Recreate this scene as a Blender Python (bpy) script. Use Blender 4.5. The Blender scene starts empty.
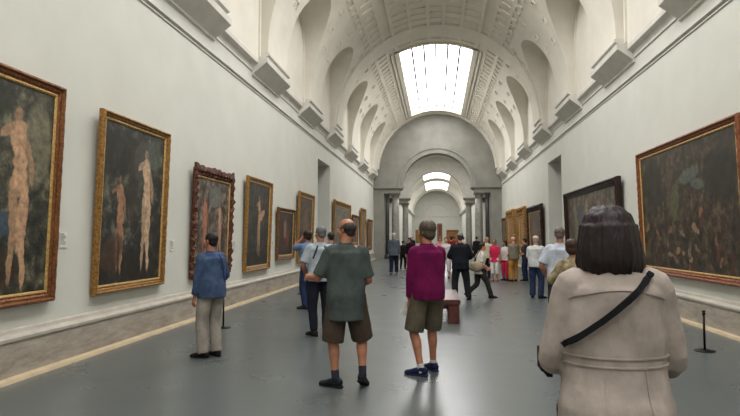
import bpy, bmesh, math, random
from mathutils import Vector, Matrix, noise
from mathutils.bvhtree import BVHTree
random.seed(7)
S = bpy.context.scene
COL = S.collection
PI = math.pi
R = math.radians

# ------------------------------------------------------------------ materials
def lin(c):
    return tuple(((v/255.0)/12.92 if v/255.0 <= .04045 else ((v/255.0+.055)/1.055)**2.4) for v in c) + (1.0,)

class NT:
    def __init__(s, name):
        s.m = bpy.data.materials.new(name); s.m.use_nodes = True
        s.t = s.m.node_tree; s.n = s.t.nodes; s.l = s.t.links
        s.b = s.n['Principled BSDF']
    def new(s, t, **kw):
        n = s.n.new(t)
        for k, v in kw.items(): setattr(n, k, v)
        return n
    def link(s, a, b): s.l.new(a, b)
    def set(s, node, key, v):
        if hasattr(v, 'is_output') or isinstance(v, bpy.types.NodeSocket): s.l.new(v, node.inputs[key])
        else: node.inputs[key].default_value = v
    def math(s, op, a, b=0.0, clamp=False):
        n = s.new('ShaderNodeMath', operation=op); n.use_clamp = clamp
        s.set(n, 0, a); s.set(n, 1, b); return n.outputs[0]
    def mix(s, f, a, b):
        n = s.new('ShaderNodeMix', data_type='RGBA')
        s.set(n, 0, f); s.set(n, 6, a); s.set(n, 7, b); return n.outputs[2]
    def coord(s, which='Object'):
        return s.new('ShaderNodeTexCoord').outputs[which]
    def noise(s, vec, scale, detail=3, rough=.55, out=0):
        n = s.new('ShaderNodeTexNoise'); s.set(n, 'Vector', vec)
        n.inputs['Scale'].default_value = scale; n.inputs['Detail'].default_value = detail
        n.inputs['Roughness'].default_value = rough
        return n.outputs[out]
    def ramp(s, f, stops):
        n = s.new('ShaderNodeValToRGB'); s.link(f, n.inputs[0])
        e = n.color_ramp.elements
        while len(e) < len(stops): e.new(.5)
        for i, (p, c) in enumerate(stops): e[i].position = p; e[i].color = c
        return n.outputs[0]
    def bump(s, h, strength, dist=.01):
        n = s.new('ShaderNodeBump'); n.inputs['Strength'].default_value = strength
        n.inputs['Distance'].default_value = dist
        s.link(h, n.inputs['Height']); s.link(n.outputs[0], s.b.inputs['Normal'])

def mottled(name, c1, c2=None, scale=4, rough=.8, bump=.1, metal=0, spec=.5, bscale=None):
    t = NT(name); co = t.coord()
    c2 = c2 or tuple(v*.88 for v in c1)
    f = t.noise(co, scale, 4)
    t.link(t.ramp(f, [(.3, lin(c2)), (.7, lin(c1))]), t.b.inputs['Base Color'])
    t.b.inputs['Roughness'].default_value = rough
    t.b.inputs['Metallic'].default_value = metal
    t.b.inputs['Specular IOR Level'].default_value = spec
    if bump: t.bump(t.noise(co, bscale or scale*8, 3), bump)
    return t.m

def fabric(name, c, weave=260, fold=.25, rough=.92):
    t = NT(name); co = t.coord()
    f = t.noise(co, 9, 4); d = tuple(v*.82 for v in c)
    t.link(t.ramp(f, [(.3, lin(d)), (.7, lin(c))]), t.b.inputs['Base Color'])
    t.b.inputs['Roughness'].default_value = rough
    t.b.inputs['Specular IOR Level'].default_value = .15
    mp = t.new('ShaderNodeMapping'); t.link(co, mp.inputs[0]); mp.inputs['Scale'].default_value = (1, 1, .45)
    h = t.math('ADD', t.math('MULTIPLY', t.noise(mp.outputs[0], 14, 3), 1.0), t.math('MULTIPLY', t.noise(co, weave, 1), .08))
    t.bump(h, fold, .03)
    return t.m

M = {}
M['wall'] = mottled('wall_paint', (208, 208, 198), (201, 201, 191), 1.2, .75, .05)
M['cream'] = mottled('vault_plaster', (222, 217, 204), (212, 207, 194), 1.5, .85, .06)
M['cornice'] = mottled('cornice_plaster', (214, 211, 202), (200, 197, 188), 3, .8, .06)
M['end'] = mottled('end_wall_shade_grey', (140, 138, 129), (124, 122, 114), 1.4, .7, .08)  # darker grey: the end wall's shade is put into the colour
M['col'] = mottled('column_stone', (150, 146, 138), (122, 118, 111), 5, .45, .05)
M['dcol'] = mottled('dark_column_stone', (62, 58, 56), (40, 38, 37), 5, .4, .05)
M['ledge'] = mottled('plinth_ledge_stone', (182, 176, 164), (162, 155, 142), 5, .55, .1)
M['metal_black'] = mottled('black_metal', (22, 22, 24), (14, 14, 15), 20, .35, 0, .6)
M['skin'] = mottled('skin', (205, 152, 124), (190, 132, 106), 14, .55, .04)
M['skin_tan'] = mottled('skin_tanned', (172, 118, 90), (150, 98, 74), 14, .55, .04)
M['eye'] = mottled('eye_white', (225, 222, 215), None, 5, .2, 0)
M['iris'] = mottled('iris', (50, 34, 24), None, 5, .2, 0)
M['lip'] = mottled('lips', (160, 88, 80), None, 12, .5, 0)
M['paper'] = mottled('paper', (228, 226, 218), None, 8, .8, 0)
M['blue_film'] = mottled('skylight_blue_trim', (120, 110, 190), None, 5, .6, 0)

def stone_mat():
    t = NT('plinth_stone'); co = t.coord()
    mp = t.new('ShaderNodeMapping'); t.link(co, mp.inputs[0]); mp.inputs['Scale'].default_value = (1, .5, 2.2)
    f = t.noise(mp.outputs[0], 5, 8, .7)
    c = t.ramp(f, [(.3, lin((136, 127, 114))), (.5, lin((168, 158, 144))), (.72, lin((194, 185, 170)))])
    g = t.noise(co, 60, 2)
    c = t.mix(t.math('MULTIPLY', g, .35), c, lin((98, 90, 82)))
    t.link(c, t.b.inputs['Base Color']); t.b.inputs['Roughness'].default_value = .6
    t.bump(g, .1); return t.m
M['plinth'] = stone_mat()
M['kerb'] = mottled('floor_edge_stone', (196, 178, 146), (176, 158, 128), 6, .5, .08)

def floor_mat():
    t = NT('polished_stone_floor'); co = t.coord()
    g = t.noise(co, 110, 2); l = t.noise(co, .5, 4); g2 = t.noise(co, 22, 3)
    c = t.ramp(g, [(.35, lin((62, 68, 68))), (.52, lin((86, 92, 91))), (.72, lin((106, 110, 109)))])
    c = t.mix(t.math('MULTIPLY', l, .4), c, lin((62, 69, 70)))
    c = t.mix(t.math('MULTIPLY', g2, .35), c, lin((84, 89, 88)))
    sp = t.new('ShaderNodeSeparateXYZ'); t.link(co, sp.inputs[0])
    def line(o, per):
        a = t.math('FRACT', t.math('DIVIDE', o, per))
        return t.math('LESS_THAN', t.math('ABSOLUTE', t.math('SUBTRACT', a, .5)), .010/per)
    ln = t.math('MAXIMUM', line(sp.outputs[0], 1.2), line(sp.outputs[1], 1.2))
    c = t.mix(t.math('MULTIPLY', ln, .08), c, lin((54, 58, 58)))
    t.link(c, t.b.inputs['Base Color'])
    t.link(t.math('ADD', t.math('MULTIPLY', t.noise(co, 1.3, 4), .12), .23), t.b.inputs['Roughness'])
    t.b.inputs['Specular IOR Level'].default_value = .6
    return t.m
M['floor'] = floor_mat()

def gilt(name, c1, c2, rough=.42, scale=26):
    t = NT(name); co = t.coord()
    f = t.noise(co, scale, 5, .7)
    t.link(t.ramp(f, [(.3, lin(c2)), (.65, lin(c1))]), t.b.inputs['Base Color'])
    t.b.inputs['Metallic'].default_value = .55; t.b.inputs['Roughness'].default_value = rough
    t.bump(f, .5, .02); return t.m
M['gold'] = gilt('gilt_frame', (178, 134, 72), (88, 56, 26))
M['gold_bright'] = gilt('bright_gilt', (222, 186, 120), (160, 116, 60))
M['gold_red'] = gilt('reddish_carved_gilt', (112, 70, 52), (54, 30, 26), .55)
M['gold_dark2'] = gilt('bronze_and_red_frame', (146, 96, 54), (80, 44, 28), .45)
M['gold_dark'] = gilt('dark_gilt', (132, 94, 54), (66, 42, 24), .5)
M['frame_dark'] = gilt('dark_wood_frame', (56, 36, 30), (30, 20, 18), .45)
M['frame_brown'] = gilt('red_brown_frame', (150, 92, 58), (96, 50, 30), .45)
M['bench'] = mottled('dark_red_bench_wood', (92, 48, 40), (66, 32, 28), 8, .3, .05)

def emis(name, c, st):
    t = NT(name)
    t.b.inputs['Base Color'].default_value = lin(c)
    t.b.inputs['Emission Color'].default_value = lin(c)
    t.b.inputs['Emission Strength'].default_value = st
    t.b.inputs['Roughness'].default_value = .5
    return t.m
SKY = 10.5
M['sky'] = emis('daylit_skylight_glass', (253, 252, 252), SKY)
M['sky_dim'] = emis('added_vestibule_glow', (253, 252, 252), 10.0)  # glow of the added vestibule skylight
M['sky_far'] = emis('daylit_far_skylight_glass', (253, 252, 252), 8.0)

def canvas_mat(name, dark, mid, light, blobs, W, H, nsc=3.0):
    """oil paint: mottled dark ground with soft, loosely brushed pale shapes; u,v run 0..1"""
    t = NT(name); co = t.coord()
    sp = t.new('ShaderNodeSeparateXYZ'); t.link(co, sp.inputs[0])
    u = t.math('DIVIDE', sp.outputs[0], W); v = t.math('DIVIDE', sp.outputs[2], H)
    f = t.noise(co, nsc, 6, .68)
    c = t.ramp(f, [(.36, lin(dark)), (.5, lin(mid)), (.66, lin(light))])
    fb = t.noise(co, nsc*4.5, 4, .6)
    c = t.mix(t.math('MULTIPLY', t.math('SUBTRACT', fb, .45, True), 2.6, True), c, lin(tuple(q*.45 for q in dark)))
    n1 = t.noise(co, 4.5, 3, .6); n2 = t.noise(co, 6.1, 3, .6)
    du = t.math('MULTIPLY', t.math('SUBTRACT', n1, .5), .07); dv = t.math('MULTIPLY', t.math('SUBTRACT', n2, .5), .07)
    uu = t.math('ADD', u, du); vv = t.math('ADD', v, dv)
    for (bu, bv, ru, rv, ang, col, op) in blobs:
        ca, sa = math.cos(R(ang)), math.sin(R(ang))
        x = t.math('SUBTRACT', uu, bu - .5); y = t.math('SUBTRACT', vv, bv - .5)
        xr = t.math('DIVIDE', t.math('ADD', t.math('MULTIPLY', x, ca), t.math('MULTIPLY', y, sa)), ru)
        yr = t.math('DIVIDE', t.math('SUBTRACT', t.math('MULTIPLY', y, ca), t.math('MULTIPLY', x, sa)), rv)
        d = t.math('ADD', t.math('MULTIPLY', xr, xr), t.math('MULTIPLY', yr, yr))
        k = t.math('MULTIPLY', t.math('MULTIPLY', t.math('SUBTRACT', 1.25, d), 2.2, True), op, True)
        cc = t.mix(t.math('MULTIPLY', t.math('SUBTRACT', fb, .25, True), 1.6, True), lin(col), lin(tuple(q*.45 for q in col)))
        c = t.mix(k, c, cc)
    t.link(c, t.b.inputs['Base Color'])
    t.b.inputs['Roughness'].default_value = .45
    t.bump(t.noise(co, 40, 3), .12)
    return t.m

# ------------------------------------------------------------------ mesh helpers
def link(name, bm, mats, parent=None, smooth=False):
    me = bpy.data.meshes.new(name)
    bmesh.ops.recalc_face_normals(bm, faces=bm.faces) if bm.faces else None
    if smooth:
        for f in bm.faces: f.smooth = True
    bm.to_mesh(me); bm.free()
    o = bpy.data.objects.new(name, me); COL.objects.link(o)
    for m in (mats if isinstance(mats, (list, tuple)) else [mats]): me.materials.append(m)
    if parent: o.parent = parent
    return o
def rawlink(name, verts, faces, mats, parent=None, smooth=False, fm=None):
    me = bpy.data.meshes.new(name); me.from_pydata([tuple(v) for v in verts], [], faces); me.update()
    for m in (mats if isinstance(mats, (list, tuple)) else [mats]): me.materials.append(m)
    if smooth: me.polygons.foreach_set('use_smooth', [True]*len(faces))
    if fm: me.polygons.foreach_set('material_index', fm)
    o = bpy.data.objects.new(name, me); COL.objects.link(o)
    if parent: o.parent = parent
    return o
def empty(name, loc=(0, 0, 0), rz=0):
    o = bpy.data.objects.new(name, None); COL.objects.link(o)
    o.empty_display_size = .1; o.location = loc; o.rotation_euler = (0, 0, rz); return o
def tag(o, label, cat, group=None):
    o['label'] = label; o['category'] = cat
    if group: o['group'] = group
    return o
def struct(o): o['kind'] = 'structure'; return o
def box(bm, x0, x1, y0, y1, z0, z1, mi=0):
    vs = [bm.verts.new((x, y, z)) for x in (x0, x1) for y in (y0, y1) for z in (z0, z1)]
    for q in ((0,1,3,2), (4,6,7,5), (0,4,5,1), (2,3,7,6), (0,2,6,4), (1,5,7,3)):
        f = bm.faces.new([vs[i] for i in q]); f.material_index = mi
def prism(bm, prof, y0, y1, mi=0):
    """profile of (x,z) extruded along y"""
    a = [bm.verts.new((x, y0, z)) for x, z in prof]; b = [bm.verts.new((x, y1, z)) for x, z in prof]
    n = len(prof)
    for i in range(n):
        f = bm.faces.new((a[i], a[(i+1) % n], b[(i+1) % n], b[i])); f.material_index = mi
    bm.faces.new(a[::-1]).material_index = mi; bm.faces.new(b).material_index = mi
def lathe(bm, prof, cx=0, cy=0, n=24, mi=0):
    rings = [[bm.verts.new((cx+r*math.cos(2*PI*k/n), cy+r*math.sin(2*PI*k/n), z)) for k in range(n)] for r, z in prof]
    for a, b in zip(rings, rings[1:]):
        for k in range(n):
            f = bm.faces.new((a[k], a[(k+1) % n], b[(k+1) % n], b[k])); f.material_index = mi; f.smooth = True
    bm.faces.new(rings[0][::-1]); bm.faces.new(rings[-1])

# ------------------------------------------------------------------ the gallery
XW = 4.75          # half width
Y0, Y1 = -12.3, 42.7
RV, ZC = 4.40, 6.55
ZS, WL = 7.8, 1.55  # lunette arch spring and half width
ZCR = ZS + WL
XL = 4.60          # plane of the lunette walls
TC = math.asin((ZCR-ZC)/RV)
TS = math.acos(1.80/RV)
DOOR = (22.45, 25.05, 4.78)
PIERS = [-9.65+5.0*k for k in range(11)]    # ... 15.2, 20.2 ... 40.2
SKYL = [(-9.0, 4.6), (7.0, 19.6), (27.2, 41.4)]

# floor
bm = bmesh.new(); box(bm, -4.75, 4.75, Y0, 116.5, -.2, 0)
struct(link('floor', bm, M['floor']))
# walls with one doorway each
for side, sx in (('left', -1), ('right', 1)):
    bm = bmesh.new()
    a, b = sorted((sx*XW, sx*(XW+1.25)))
    box(bm, a, b, Y0, DOOR[0], 0, 6.3); box(bm, a, b, DOOR[1], Y1+.9, 0, 6.3); box(bm, a, b, DOOR[0], DOOR[1], DOOR[2], 6.3)
    # little room behind the doorway
    c, d = sorted((sx*(XW+1.25), sx*(XW+4))); e, f = sorted((sx*(XW+4), sx*(XW+4.2)))
    box(bm, e, f, DOOR[0]-2, DOOR[1]+2, -.2, 5.2)
    box(bm, c, d, DOOR[0]-2.2, DOOR[0]-2, -.2, 5.2); box(bm, c, d, DOOR[1]+2, DOOR[1]+2.2, -.2, 5.2)
    box(bm, c, f if sx > 0 else d, DOOR[0]-2.2, DOOR[1]+2.2, 5.0, 5.2); 
    w = struct(link('wall_'+side, bm, M['wall']))
    bm = bmesh.new(); box(bm, *sorted((sx*XW, sx*(XW+4.1))), DOOR[0]-2.1, DOOR[1]+2.1, -.2, -.001)
    struct(link('floor_'+side, bm, M['floor']))
    # stone plinth: face, sloping ledge, wall roll
    bm = bmesh.new()
    for ya, yb in ((Y0, DOOR[0]), (DOOR[1], Y1)):
        prism(bm, [(sx*4.75, 0), (sx*4.655, 0), (sx*4.655, .43), (sx*4.75, .43)], ya, yb, 0)
        prism(bm, [(sx*4.75, .43), (sx*4.64, .43), (sx*4.64, .465), (sx*4.67, .485), (sx*4.71, .50), (sx*4.725, .54), (sx*4.75, .555)], ya, yb, 1)
    struct(link('baseboard_'+side, bm, [M['plinth'], M['ledge']], w and None))
    bm = bmesh.new()
    for ya, yb in ((Y0, DOOR[0]), (DOOR[1], Y1)):
        prism(bm, [(sx*4.655, 0), (sx*4.56, 0), (sx*4.575, .035), (sx*4.655, .045)], ya, yb)
    struct(link('trim_%d' % (1 if sx < 0 else 2), bm, M['kerb']))
    # thin picture-rail lines
    bm = bmesh.new()
    prism(bm, [(sx*4.75, 5.40), (sx*4.725, 5.405), (sx*4.725, 5.425), (sx*4.75, 5.43)], Y0, Y1)
    prism(bm, [(sx*4.75, 5.46), (sx*4.69, 5.475), (sx*4.69, 5.515), (sx*4.75, 5.53)], Y0, Y1)
    struct(link('trim_%d' % (3 if sx < 0 else 4), bm, M['cornice']))
    # cornice with a corbel block below each pier
    bm = bmesh.new()
    prism(bm, [(sx*4.75, 5.90), (sx*4.72, 5.90), (sx*4.72, 5.95), (sx*4.68, 6.06), (sx*4.585, 6.10), (sx*4.58, 6.20), (sx*4.59, 6.26), (sx*4.75, 6.26)], Y0, Y1)
    for py in PIERS:
        prism(bm, [(sx*4.75, 5.80), (sx*4.70, 5.80), (sx*4.70, 5.85), (sx*4.38, 6.10), (sx*4.35, 6.12), (sx*4.34, 6.25), (sx*4.75, 6.25)], py-1.22, py+1.22)
        prism(bm, [(sx*4.75, 6.25), (sx*4.42, 6.25), (sx*4.42, 6.31), (sx*4.33, 6.35), (sx*4.33, 6.42), (sx*4.75, 6.42)], py-1.08, py+1.08)
    struct(link('trim_%d' % (5 if sx < 0 else 6), bm, M['cornice']))

# vault with lunettes and skylight wells, one mesh
V = []; Fc = []
def P3(t, y, r=RV): return (r*math.cos(t), y, ZC + r*math.sin(t))
def quad(a, b, c, d):
    i = len(V); V.extend([a, b, c, d]); Fc.append((i, i+1, i+2, i+3))
def lw(z):
    return WL if z <= ZS else math.sqrt(max(0, WL*WL-(z-ZS)**2))
ths = [0, .05, .11, .17, .23, .29, math.asin((ZS-ZC)/RV)]
for k in range(1, 15):
    z = ZS + WL*math.sin(PI/2*k/14); ths.append(math.asin((z-ZC)/RV))
bays = [Y0] + [None]*0
BC = [p+2.5 for p in PIERS[:-1]] + [PIERS[-1]+2.5]
BC = [c for c in BC if c-WL > Y0 and c+WL < Y1-.0]
for sx in (-1, 1):
    def q4(a, b, c, d): quad(*[(sx*p[0], p[1], p[2]) for p in (a, b, c, d)])
    segs = [Y0] + BC + [Y1]
    for t0, t1 in zip(ths, ths[1:]):
        w0, w1 = lw(ZC+RV*math.sin(t0)), lw(ZC+RV*math.sin(t1))
        for k in range(len(BC)+1):
            a0 = Y0 if k == 0 else BC[k-1]+w0; a1 = Y0 if k == 0 else BC[k-1]+w1
            b0 = Y1 if k == len(BC) else BC[k]-w0; b1 = Y1 if k == len(BC) else BC[k]-w1
            q4(P3(t0, a0), P3(t0, b0), P3(t1, b1), P3(t1, a1))
        for c in BC:
            for s in (-1, 1):
                A, B = P3(t0, c+s*w0), P3(t1, c+s*w1)
                q4(A, B, (XL+.02, B[1], B[2]), (XL+.02, A[1], A[2]))
    # vertical pier foot below the springing
    for k in range(len(BC)+1):
        a = Y0 if k == 0 else BC[k-1]+WL; b = Y1 if k == len(BC) else BC[k]-WL
        q4((RV, a, 6.25), (RV, b, 6.25), (RV, b, ZC), (RV, a, ZC))
        for yy in (a, b): q4((RV, yy, 6.25), (RV, yy, ZC), (XL+.02, yy, ZC), (XL+.02, yy, 6.25))
    # lunette walls (behind piers too)
    q4((XL, Y0, 6.2), (XL, Y1, 6.2), (XL, Y1, 10.2), (XL, Y0, 10.2))
    # haunch above lunettes up to skylight edge
    N = 6
    for i in range(N):
        t0, t1 = TC+(TS-TC)*i/N, TC+(TS-TC)*(i+1)/N
        q4(P3(t0, Y0), P3(t0, Y1), P3(t1, Y1), P3(t1, Y0))
    N = 6
    gaps = [Y0] + [y for s in SKYL for y in s] + [Y1]
    for i in range(N):
        t0, t1 = TS+(PI/2-TS)*i/N, TS+(PI/2-TS)*(i+1)/N
        for g in range(0, len(gaps), 2):
            q4(P3(t0, gaps[g]), P3(t0, gaps[g+1]), P3(t1, gaps[g+1]), P3(t1, gaps[g]))
        for s in SKYL:
            for y in s:
                A, B = P3(t0, y), P3(t1, y)
                q4(A, B, (B[0], y, B[2]+.5), (A[0], y, A[2]+.5))
    for s in SKYL:
        A = P3(TS, s[0])
        q4(A, (A[0], s[1], A[2]), (A[0], s[1], A[2]+.5), (A[0], s[0], A[2]+.5))
ceil = struct(rawlink('ceiling', V, Fc, M['cream']))
bm = bmesh.new(); bm.from_mesh(ceil.data); bmesh.ops.remove_doubles(bm, verts=bm.verts, dist=.0005)
for f in bm.faces: f.smooth = True
bm.to_mesh(ceil.data); bm.free()
try:
    ceil.data.set_sharp_from_angle(angle=R(25))
except Exception: pass

def arcbox(bm, t0, t1, y0, y1, dep, n=None, r=RV):
    n = n or max(1, int(abs(t1-t0)/.12))
    rows = []
    for i in range(n+1):
        t = t0+(t1-t0)*i/n
        rows.append([bm.verts.new((rr*math.cos(t), y, ZC+rr*math.sin(t))) for y in (y0, y1) for rr in (r+.02, r-dep)])
    for a, b in zip(rows, rows[1:]):
        for q in ((0, 1), (1, 3), (3, 2), (2, 0)):
            bm.faces.new((a[q[0]], a[q[1]], b[q[1]], b[q[0]]))
    for a in (rows[0], rows[-1]): bm.faces.new((a[0], a[1], a[3], a[2]))
# coffering: raised grid leaving sunk panels
bm = bmesh.new()
D = R(1)
def clear_of_skylight(y): return not any(s[0]-.4 < y < s[1]+.4 for s in SKYL)
def mir(bm, t0, t1, *a):
    arcbox(bm, t0, t1, *a); arcbox(bm, PI-t1, PI-t0, *a)
for lo in (49.0, 57.2): mir(bm, lo*D, (lo+2.2)*D, Y0, Y1, .045, 1)
y = Y0+.3
while y < Y1-.3:
    mir(bm, 51.2*D, 57.2*D, y, y+.22, .045, 1)
    mir(bm, 46.2*D, 49.0*D, y, y+.22, .045, 1)
    if clear_of_skylight(y):
        arcbox(bm, 64*D, 116*D, y, y+.20, .03)
    y += .62
for g in range(0, len(gaps), 2):
    if gaps[g+1]-gaps[g] > 2:
        for lo in (63.5, 74.2, 84.6, 93.2, 103.6, 114.3): arcbox(bm, lo*D, (lo+2.2)*D, gaps[g]+.4, gaps[g+1]-.4, .06, 1)
# small sunk frames beside the lunette crowns
for p in PIERS:
    for (t, off) in ((24, .62), (33, 1.0), (42, 1.25)):
        for e in (-1, 1):
            yc = p+e*off*.8
            for q in (-.13, .09): mir(bm, (t-1.3)*D, (t+1.3)*D, yc+q, yc+q+.045, .05, 1)
            mir(bm, (t+1.0)*D, (t+1.5)*D, yc-.13, yc+.13, .05, 1)
struct(link('trim_7', bm, M['cream']))
# smooth transverse bands where each skylight begins and ends
bm = bmesh.new()
for yy in (5.35, 25.35):
    arcbox(bm, .01, PI-.01, yy-.72, yy+.72, .07, 48)
arcbox(bm, 2*D, 178*D, Y1-.55, Y1-.01, .10, 48)
arcbox(bm, 2*D, 178*D, Y0+.01, Y0+.55, .10, 48)
struct(link('trim_8', bm, M['cream']))
# lunette archivolts on the wall
bm = bmesh.new()
for sx in (-1, 1):
    for c in BC:
        prev = None
        pts = [(c-1.34, 6.3), (c-1.34, 7.0), (c-1.34, 7.9)] + [(c-1.34*math.cos(PI*k/24), 7.95+1.38*math.sin(PI*k/24)) for k in range(25)] + [(c+1.34, 7.9), (c+1.34, 7.0), (c+1.34, 6.3)]
        for (yy, z) in pts:
            d = Vector((yy-c, max(0, z-7.95))); d.normalize()
            ring = [bm.verts.new((sx*xx, yy+d[0]*o, z+d[1]*o)) for xx, o in ((XL+.01, 0), (XL-.045, 0), (XL-.045, .09), (XL+.01, .12))]
            if prev:
                for i in range(3): bm.faces.new((prev[i], prev[i+1], ring[i+1], ring[i]))
            prev = ring
struct(link('trim_9', bm, M['cream']))

# skylights: glass, bars, raised frame
def skylight(idx, s0, s1, hw, r, zc, rg, mat, nb=6, cross=True, frame=True):
    tm = math.acos(hw/rg)
    bm = bmesh.new(); n = 16; rows = []
    for i in range(n+1):
        t = tm+(PI-2*tm)*i/n
        rows.append([bm.verts.new((rg*math.cos(t), y, zc+rg*math.sin(t))) for y in (s0, s1)])
    for a, b in zip(rows, rows[1:]): bm.faces.new((a[0], a[1], b[1], b[0]))
    root = empty('window_%d' % idx, (0, 0, 0)); struct(root)
    link('glass', bm, mat, root)
    for i in range(1, nb):
        bm = bmesh.new()
        x = -hw+2*hw*i/nb; z = zc+math.sqrt(rg*rg-x*x)
        box(bm, x-.05, x+.05, s0, s1, z-.10, z-.02); link('glazing_bar', bm, M['bar'], root)
    if cross:
        y = s0+1.4
        while y < s1:
            bm = bmesh.new()
            for i in range(12):
                x0 = -hw+2*hw*i/12; x1 = x0+2*hw/12
                z0 = zc+math.sqrt(rg*rg-x0*x0); z1_ = zc+math.sqrt(rg*rg-x1*x1)
                vs = [bm.verts.new(p) for p in ((x0, y, z0-.035), (x1, y, z1_-.035), (x1, y+.025, z1_-.035), (x0, y+.025, z0-.035))]
                bm.faces.new(vs)
            link('cross_bar', bm, M['bar'], root); y += 1.4
    if frame:
        bm = bmesh.new()
        ts = math.acos(hw/r)
        for (a, b) in ((ts-.055, ts), (ts-.10, ts-.075)):
            arcbox(bm, a, b, s0-.25, s1+.25, .08, 1, r); arcbox(bm, PI-b, PI-a, s0-.25, s1+.25, .08, 1, r)
        for y in (s0-.25, s1+.03): arcbox(bm, ts-.05, PI-ts+.05, y, y+.22, .08, 12, r)
        link('skylight_frame', bm, M['cream'], root)
    return root
M['bar'] = mottled('glazing_bar', (70, 68, 76), None, 5, .6, 0)
for i, s in enumerate(SKYL): skylight(i+1, s[0], s[1], 1.80, RV, ZC, 4.72, M['sky'])

# wall behind the photographer
def seg_wall(bm, y0, y1, zb, prof_r, zc, hole_r=None, hole_z=None, xmax=XW):
    """wall slab filling the vault's outline above zb, with an optional round-headed hole"""
    n = 48
    for yy in (y0, y1):
        outer = [(prof_r*math.cos(PI*k/n), zc+prof_r*math.sin(PI*k/n)) for k in range(n+1)]
        if hole_r:
            inner = [(hole_r*math.cos(PI*k/n), hole_z+hole_r*math.sin(PI*k/n)) for k in range(n+1)]
            a = [bm.verts.new((x, yy, z)) for x, z in outer]; b = [bm.verts.new((x, yy, z)) for x, z in inner]
            for k in range(n): bm.faces.new((a[k], a[k+1], b[k+1], b[k]))
            for s, i in ((1, 0), (-1, n)):
                vs = [bm.verts.new(p) for p in ((s*prof_r, yy, zb), (s*hole_r, yy, zb))]
                bm.faces.new((a[i], b[i], vs[1], vs[0]))
        else:
            a = [bm.verts.new((x, yy, z)) for x, z in outer] + [bm.verts.new((-prof_r, yy, zb)), bm.verts.new((prof_r, yy, zb))]
            bm.faces.new(a)
    if hole_r:
        ring = [(hole_r, zb)]+[(hole_r*math.cos(PI*k/n), hole_z+hole_r*math.sin(PI*k/n)) for k in range(n+1)]+[(-hole_r, zb)]
        vs = [[bm.verts.new((x, yy, z)) for yy in (y0, y1)] for x, z in ring]
        for a, b in zip(vs, vs[1:]):
            f = bm.faces.new((a[0], a[1], b[1], b[0])); f.smooth = True
    vs = [bm.verts.new(p) for p in ((-prof_r, y0, zb), (prof_r, y0, zb), (prof_r, y1, zb), (-prof_r, y1, zb))]
    if not hole_r: bm.faces.new(vs)
bm = bmesh.new(); box(bm, -5.6, 5.6, Y0-.3, Y0, 0, 11.3)
struct(link('wall_back', bm, M['wall']))

# end wall of the gallery: archway on columns, seen twice, with a vestibule between
def screen(idx, y0, y1, hr, hz, mat, full=True):
    bm = bmesh.new(); seg_wall(bm, y0, y1, 5.36, 4.95, ZC-.2, hr, hz)
    for s in (-1, 1):
        a, b = sorted((s*3.95, s*4.76)); box(bm, a, b, y0, y1, 0, 5.0)
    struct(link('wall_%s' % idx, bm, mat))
    # entablature blocks
    bm = bmesh.new()
    for s in (-1, 1):
        for (xi, za, zb, pr) in ((hr+.22, 4.93, 5.22, .02), (hr+.10, 5.22, 5.30, .10), (hr+.0, 5.30, 5.40, .2)):
            a, b = sorted((s*xi, s*4.76)); box(bm, a, b, y0-pr, y1+pr, za, zb)
    return bm
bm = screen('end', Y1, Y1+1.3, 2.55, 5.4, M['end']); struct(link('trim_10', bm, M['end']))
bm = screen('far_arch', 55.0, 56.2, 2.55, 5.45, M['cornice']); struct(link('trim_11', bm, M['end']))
# archivolt mouldings round both arches
def archivolt(name, y, r, z, w, pr, mat):
    bm = bmesh.new(); n = 48; prev = None
    for k in range(n+1):
        a = PI*k/n; c, s_ = math.cos(a), math.sin(a)
        ring = [bm.verts.new(((r+o)*c, y-p, z+(r+o)*s_)) for o, p in ((-.0, -.02), (-.03, pr*.6), (w*.3, pr*.6), (w*.34, pr*.3), (w*.75, pr*.4), (w*.8, pr), (w, pr), (w+.02, -.02))]
        if prev:
            for i in range(len(ring)-1): bm.faces.new((prev[i], prev[i+1], ring[i+1], ring[i]))
        prev = ring
    return struct(link(name, bm, mat))
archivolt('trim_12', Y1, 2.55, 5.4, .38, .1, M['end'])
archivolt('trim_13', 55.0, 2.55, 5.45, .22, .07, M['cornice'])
# columns
def column(x, y, r, h, mat, label, group):
    t = empty('column', (x, y, 0)); tag(t, label, 'column', group)
    bm = bmesh.new(); box(bm, -r*1.35, r*1.35, -r*1.35, r*1.35, 0, .14)
    lathe(bm, [(r*1.3, .14), (r*1.34, .2), (r*1.25, .26), (r*1.08, .29), (r*1.15, .34), (r*1.03, .38)], n=28); link('base', bm, mat, t)
    bm = bmesh.new(); lathe(bm, [(r, .38), (r*.99, h*.35), (r*.93, h*.7), (r*.86, h-.36)], n=28); link('shaft', bm, mat, t)
    bm = bmesh.new(); lathe(bm, [(r*.86, h-.36), (r*.95, h-.33), (r*.9, h-.28), (r*.9, h-.2), (r*1.2, h-.11)], n=28)
    box(bm, -r*1.3, r*1.3, -r*1.3, r*1.3, h-.11, h); link('capital', bm, mat, t)
for s, nm in ((-1, 'left'), (1, 'right')):
    column(s*3.12, Y1+.6, .30, 4.93, M['col'], 'grey stone column carrying the %s side of the nearer archway' % nm, 'columns of the nearer archway')
    column(s*3.72, Y1+.25, .16, 4.93, M['dcol'], 'slim dark column between grey column and %s end wall' % nm, 'slim dark columns of the nearer archway')
    column(s*3.05, 55.6, .30, 4.93, M['col'], 'grey stone column under the %s side of the farther archway' % nm, 'columns of the farther archway')
    column(s*3.85, 55.6, .22, 4.93, M['col'], 'slender stone column beside the %s wall of the farther archway' % nm, 'columns of the farther archway')
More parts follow.
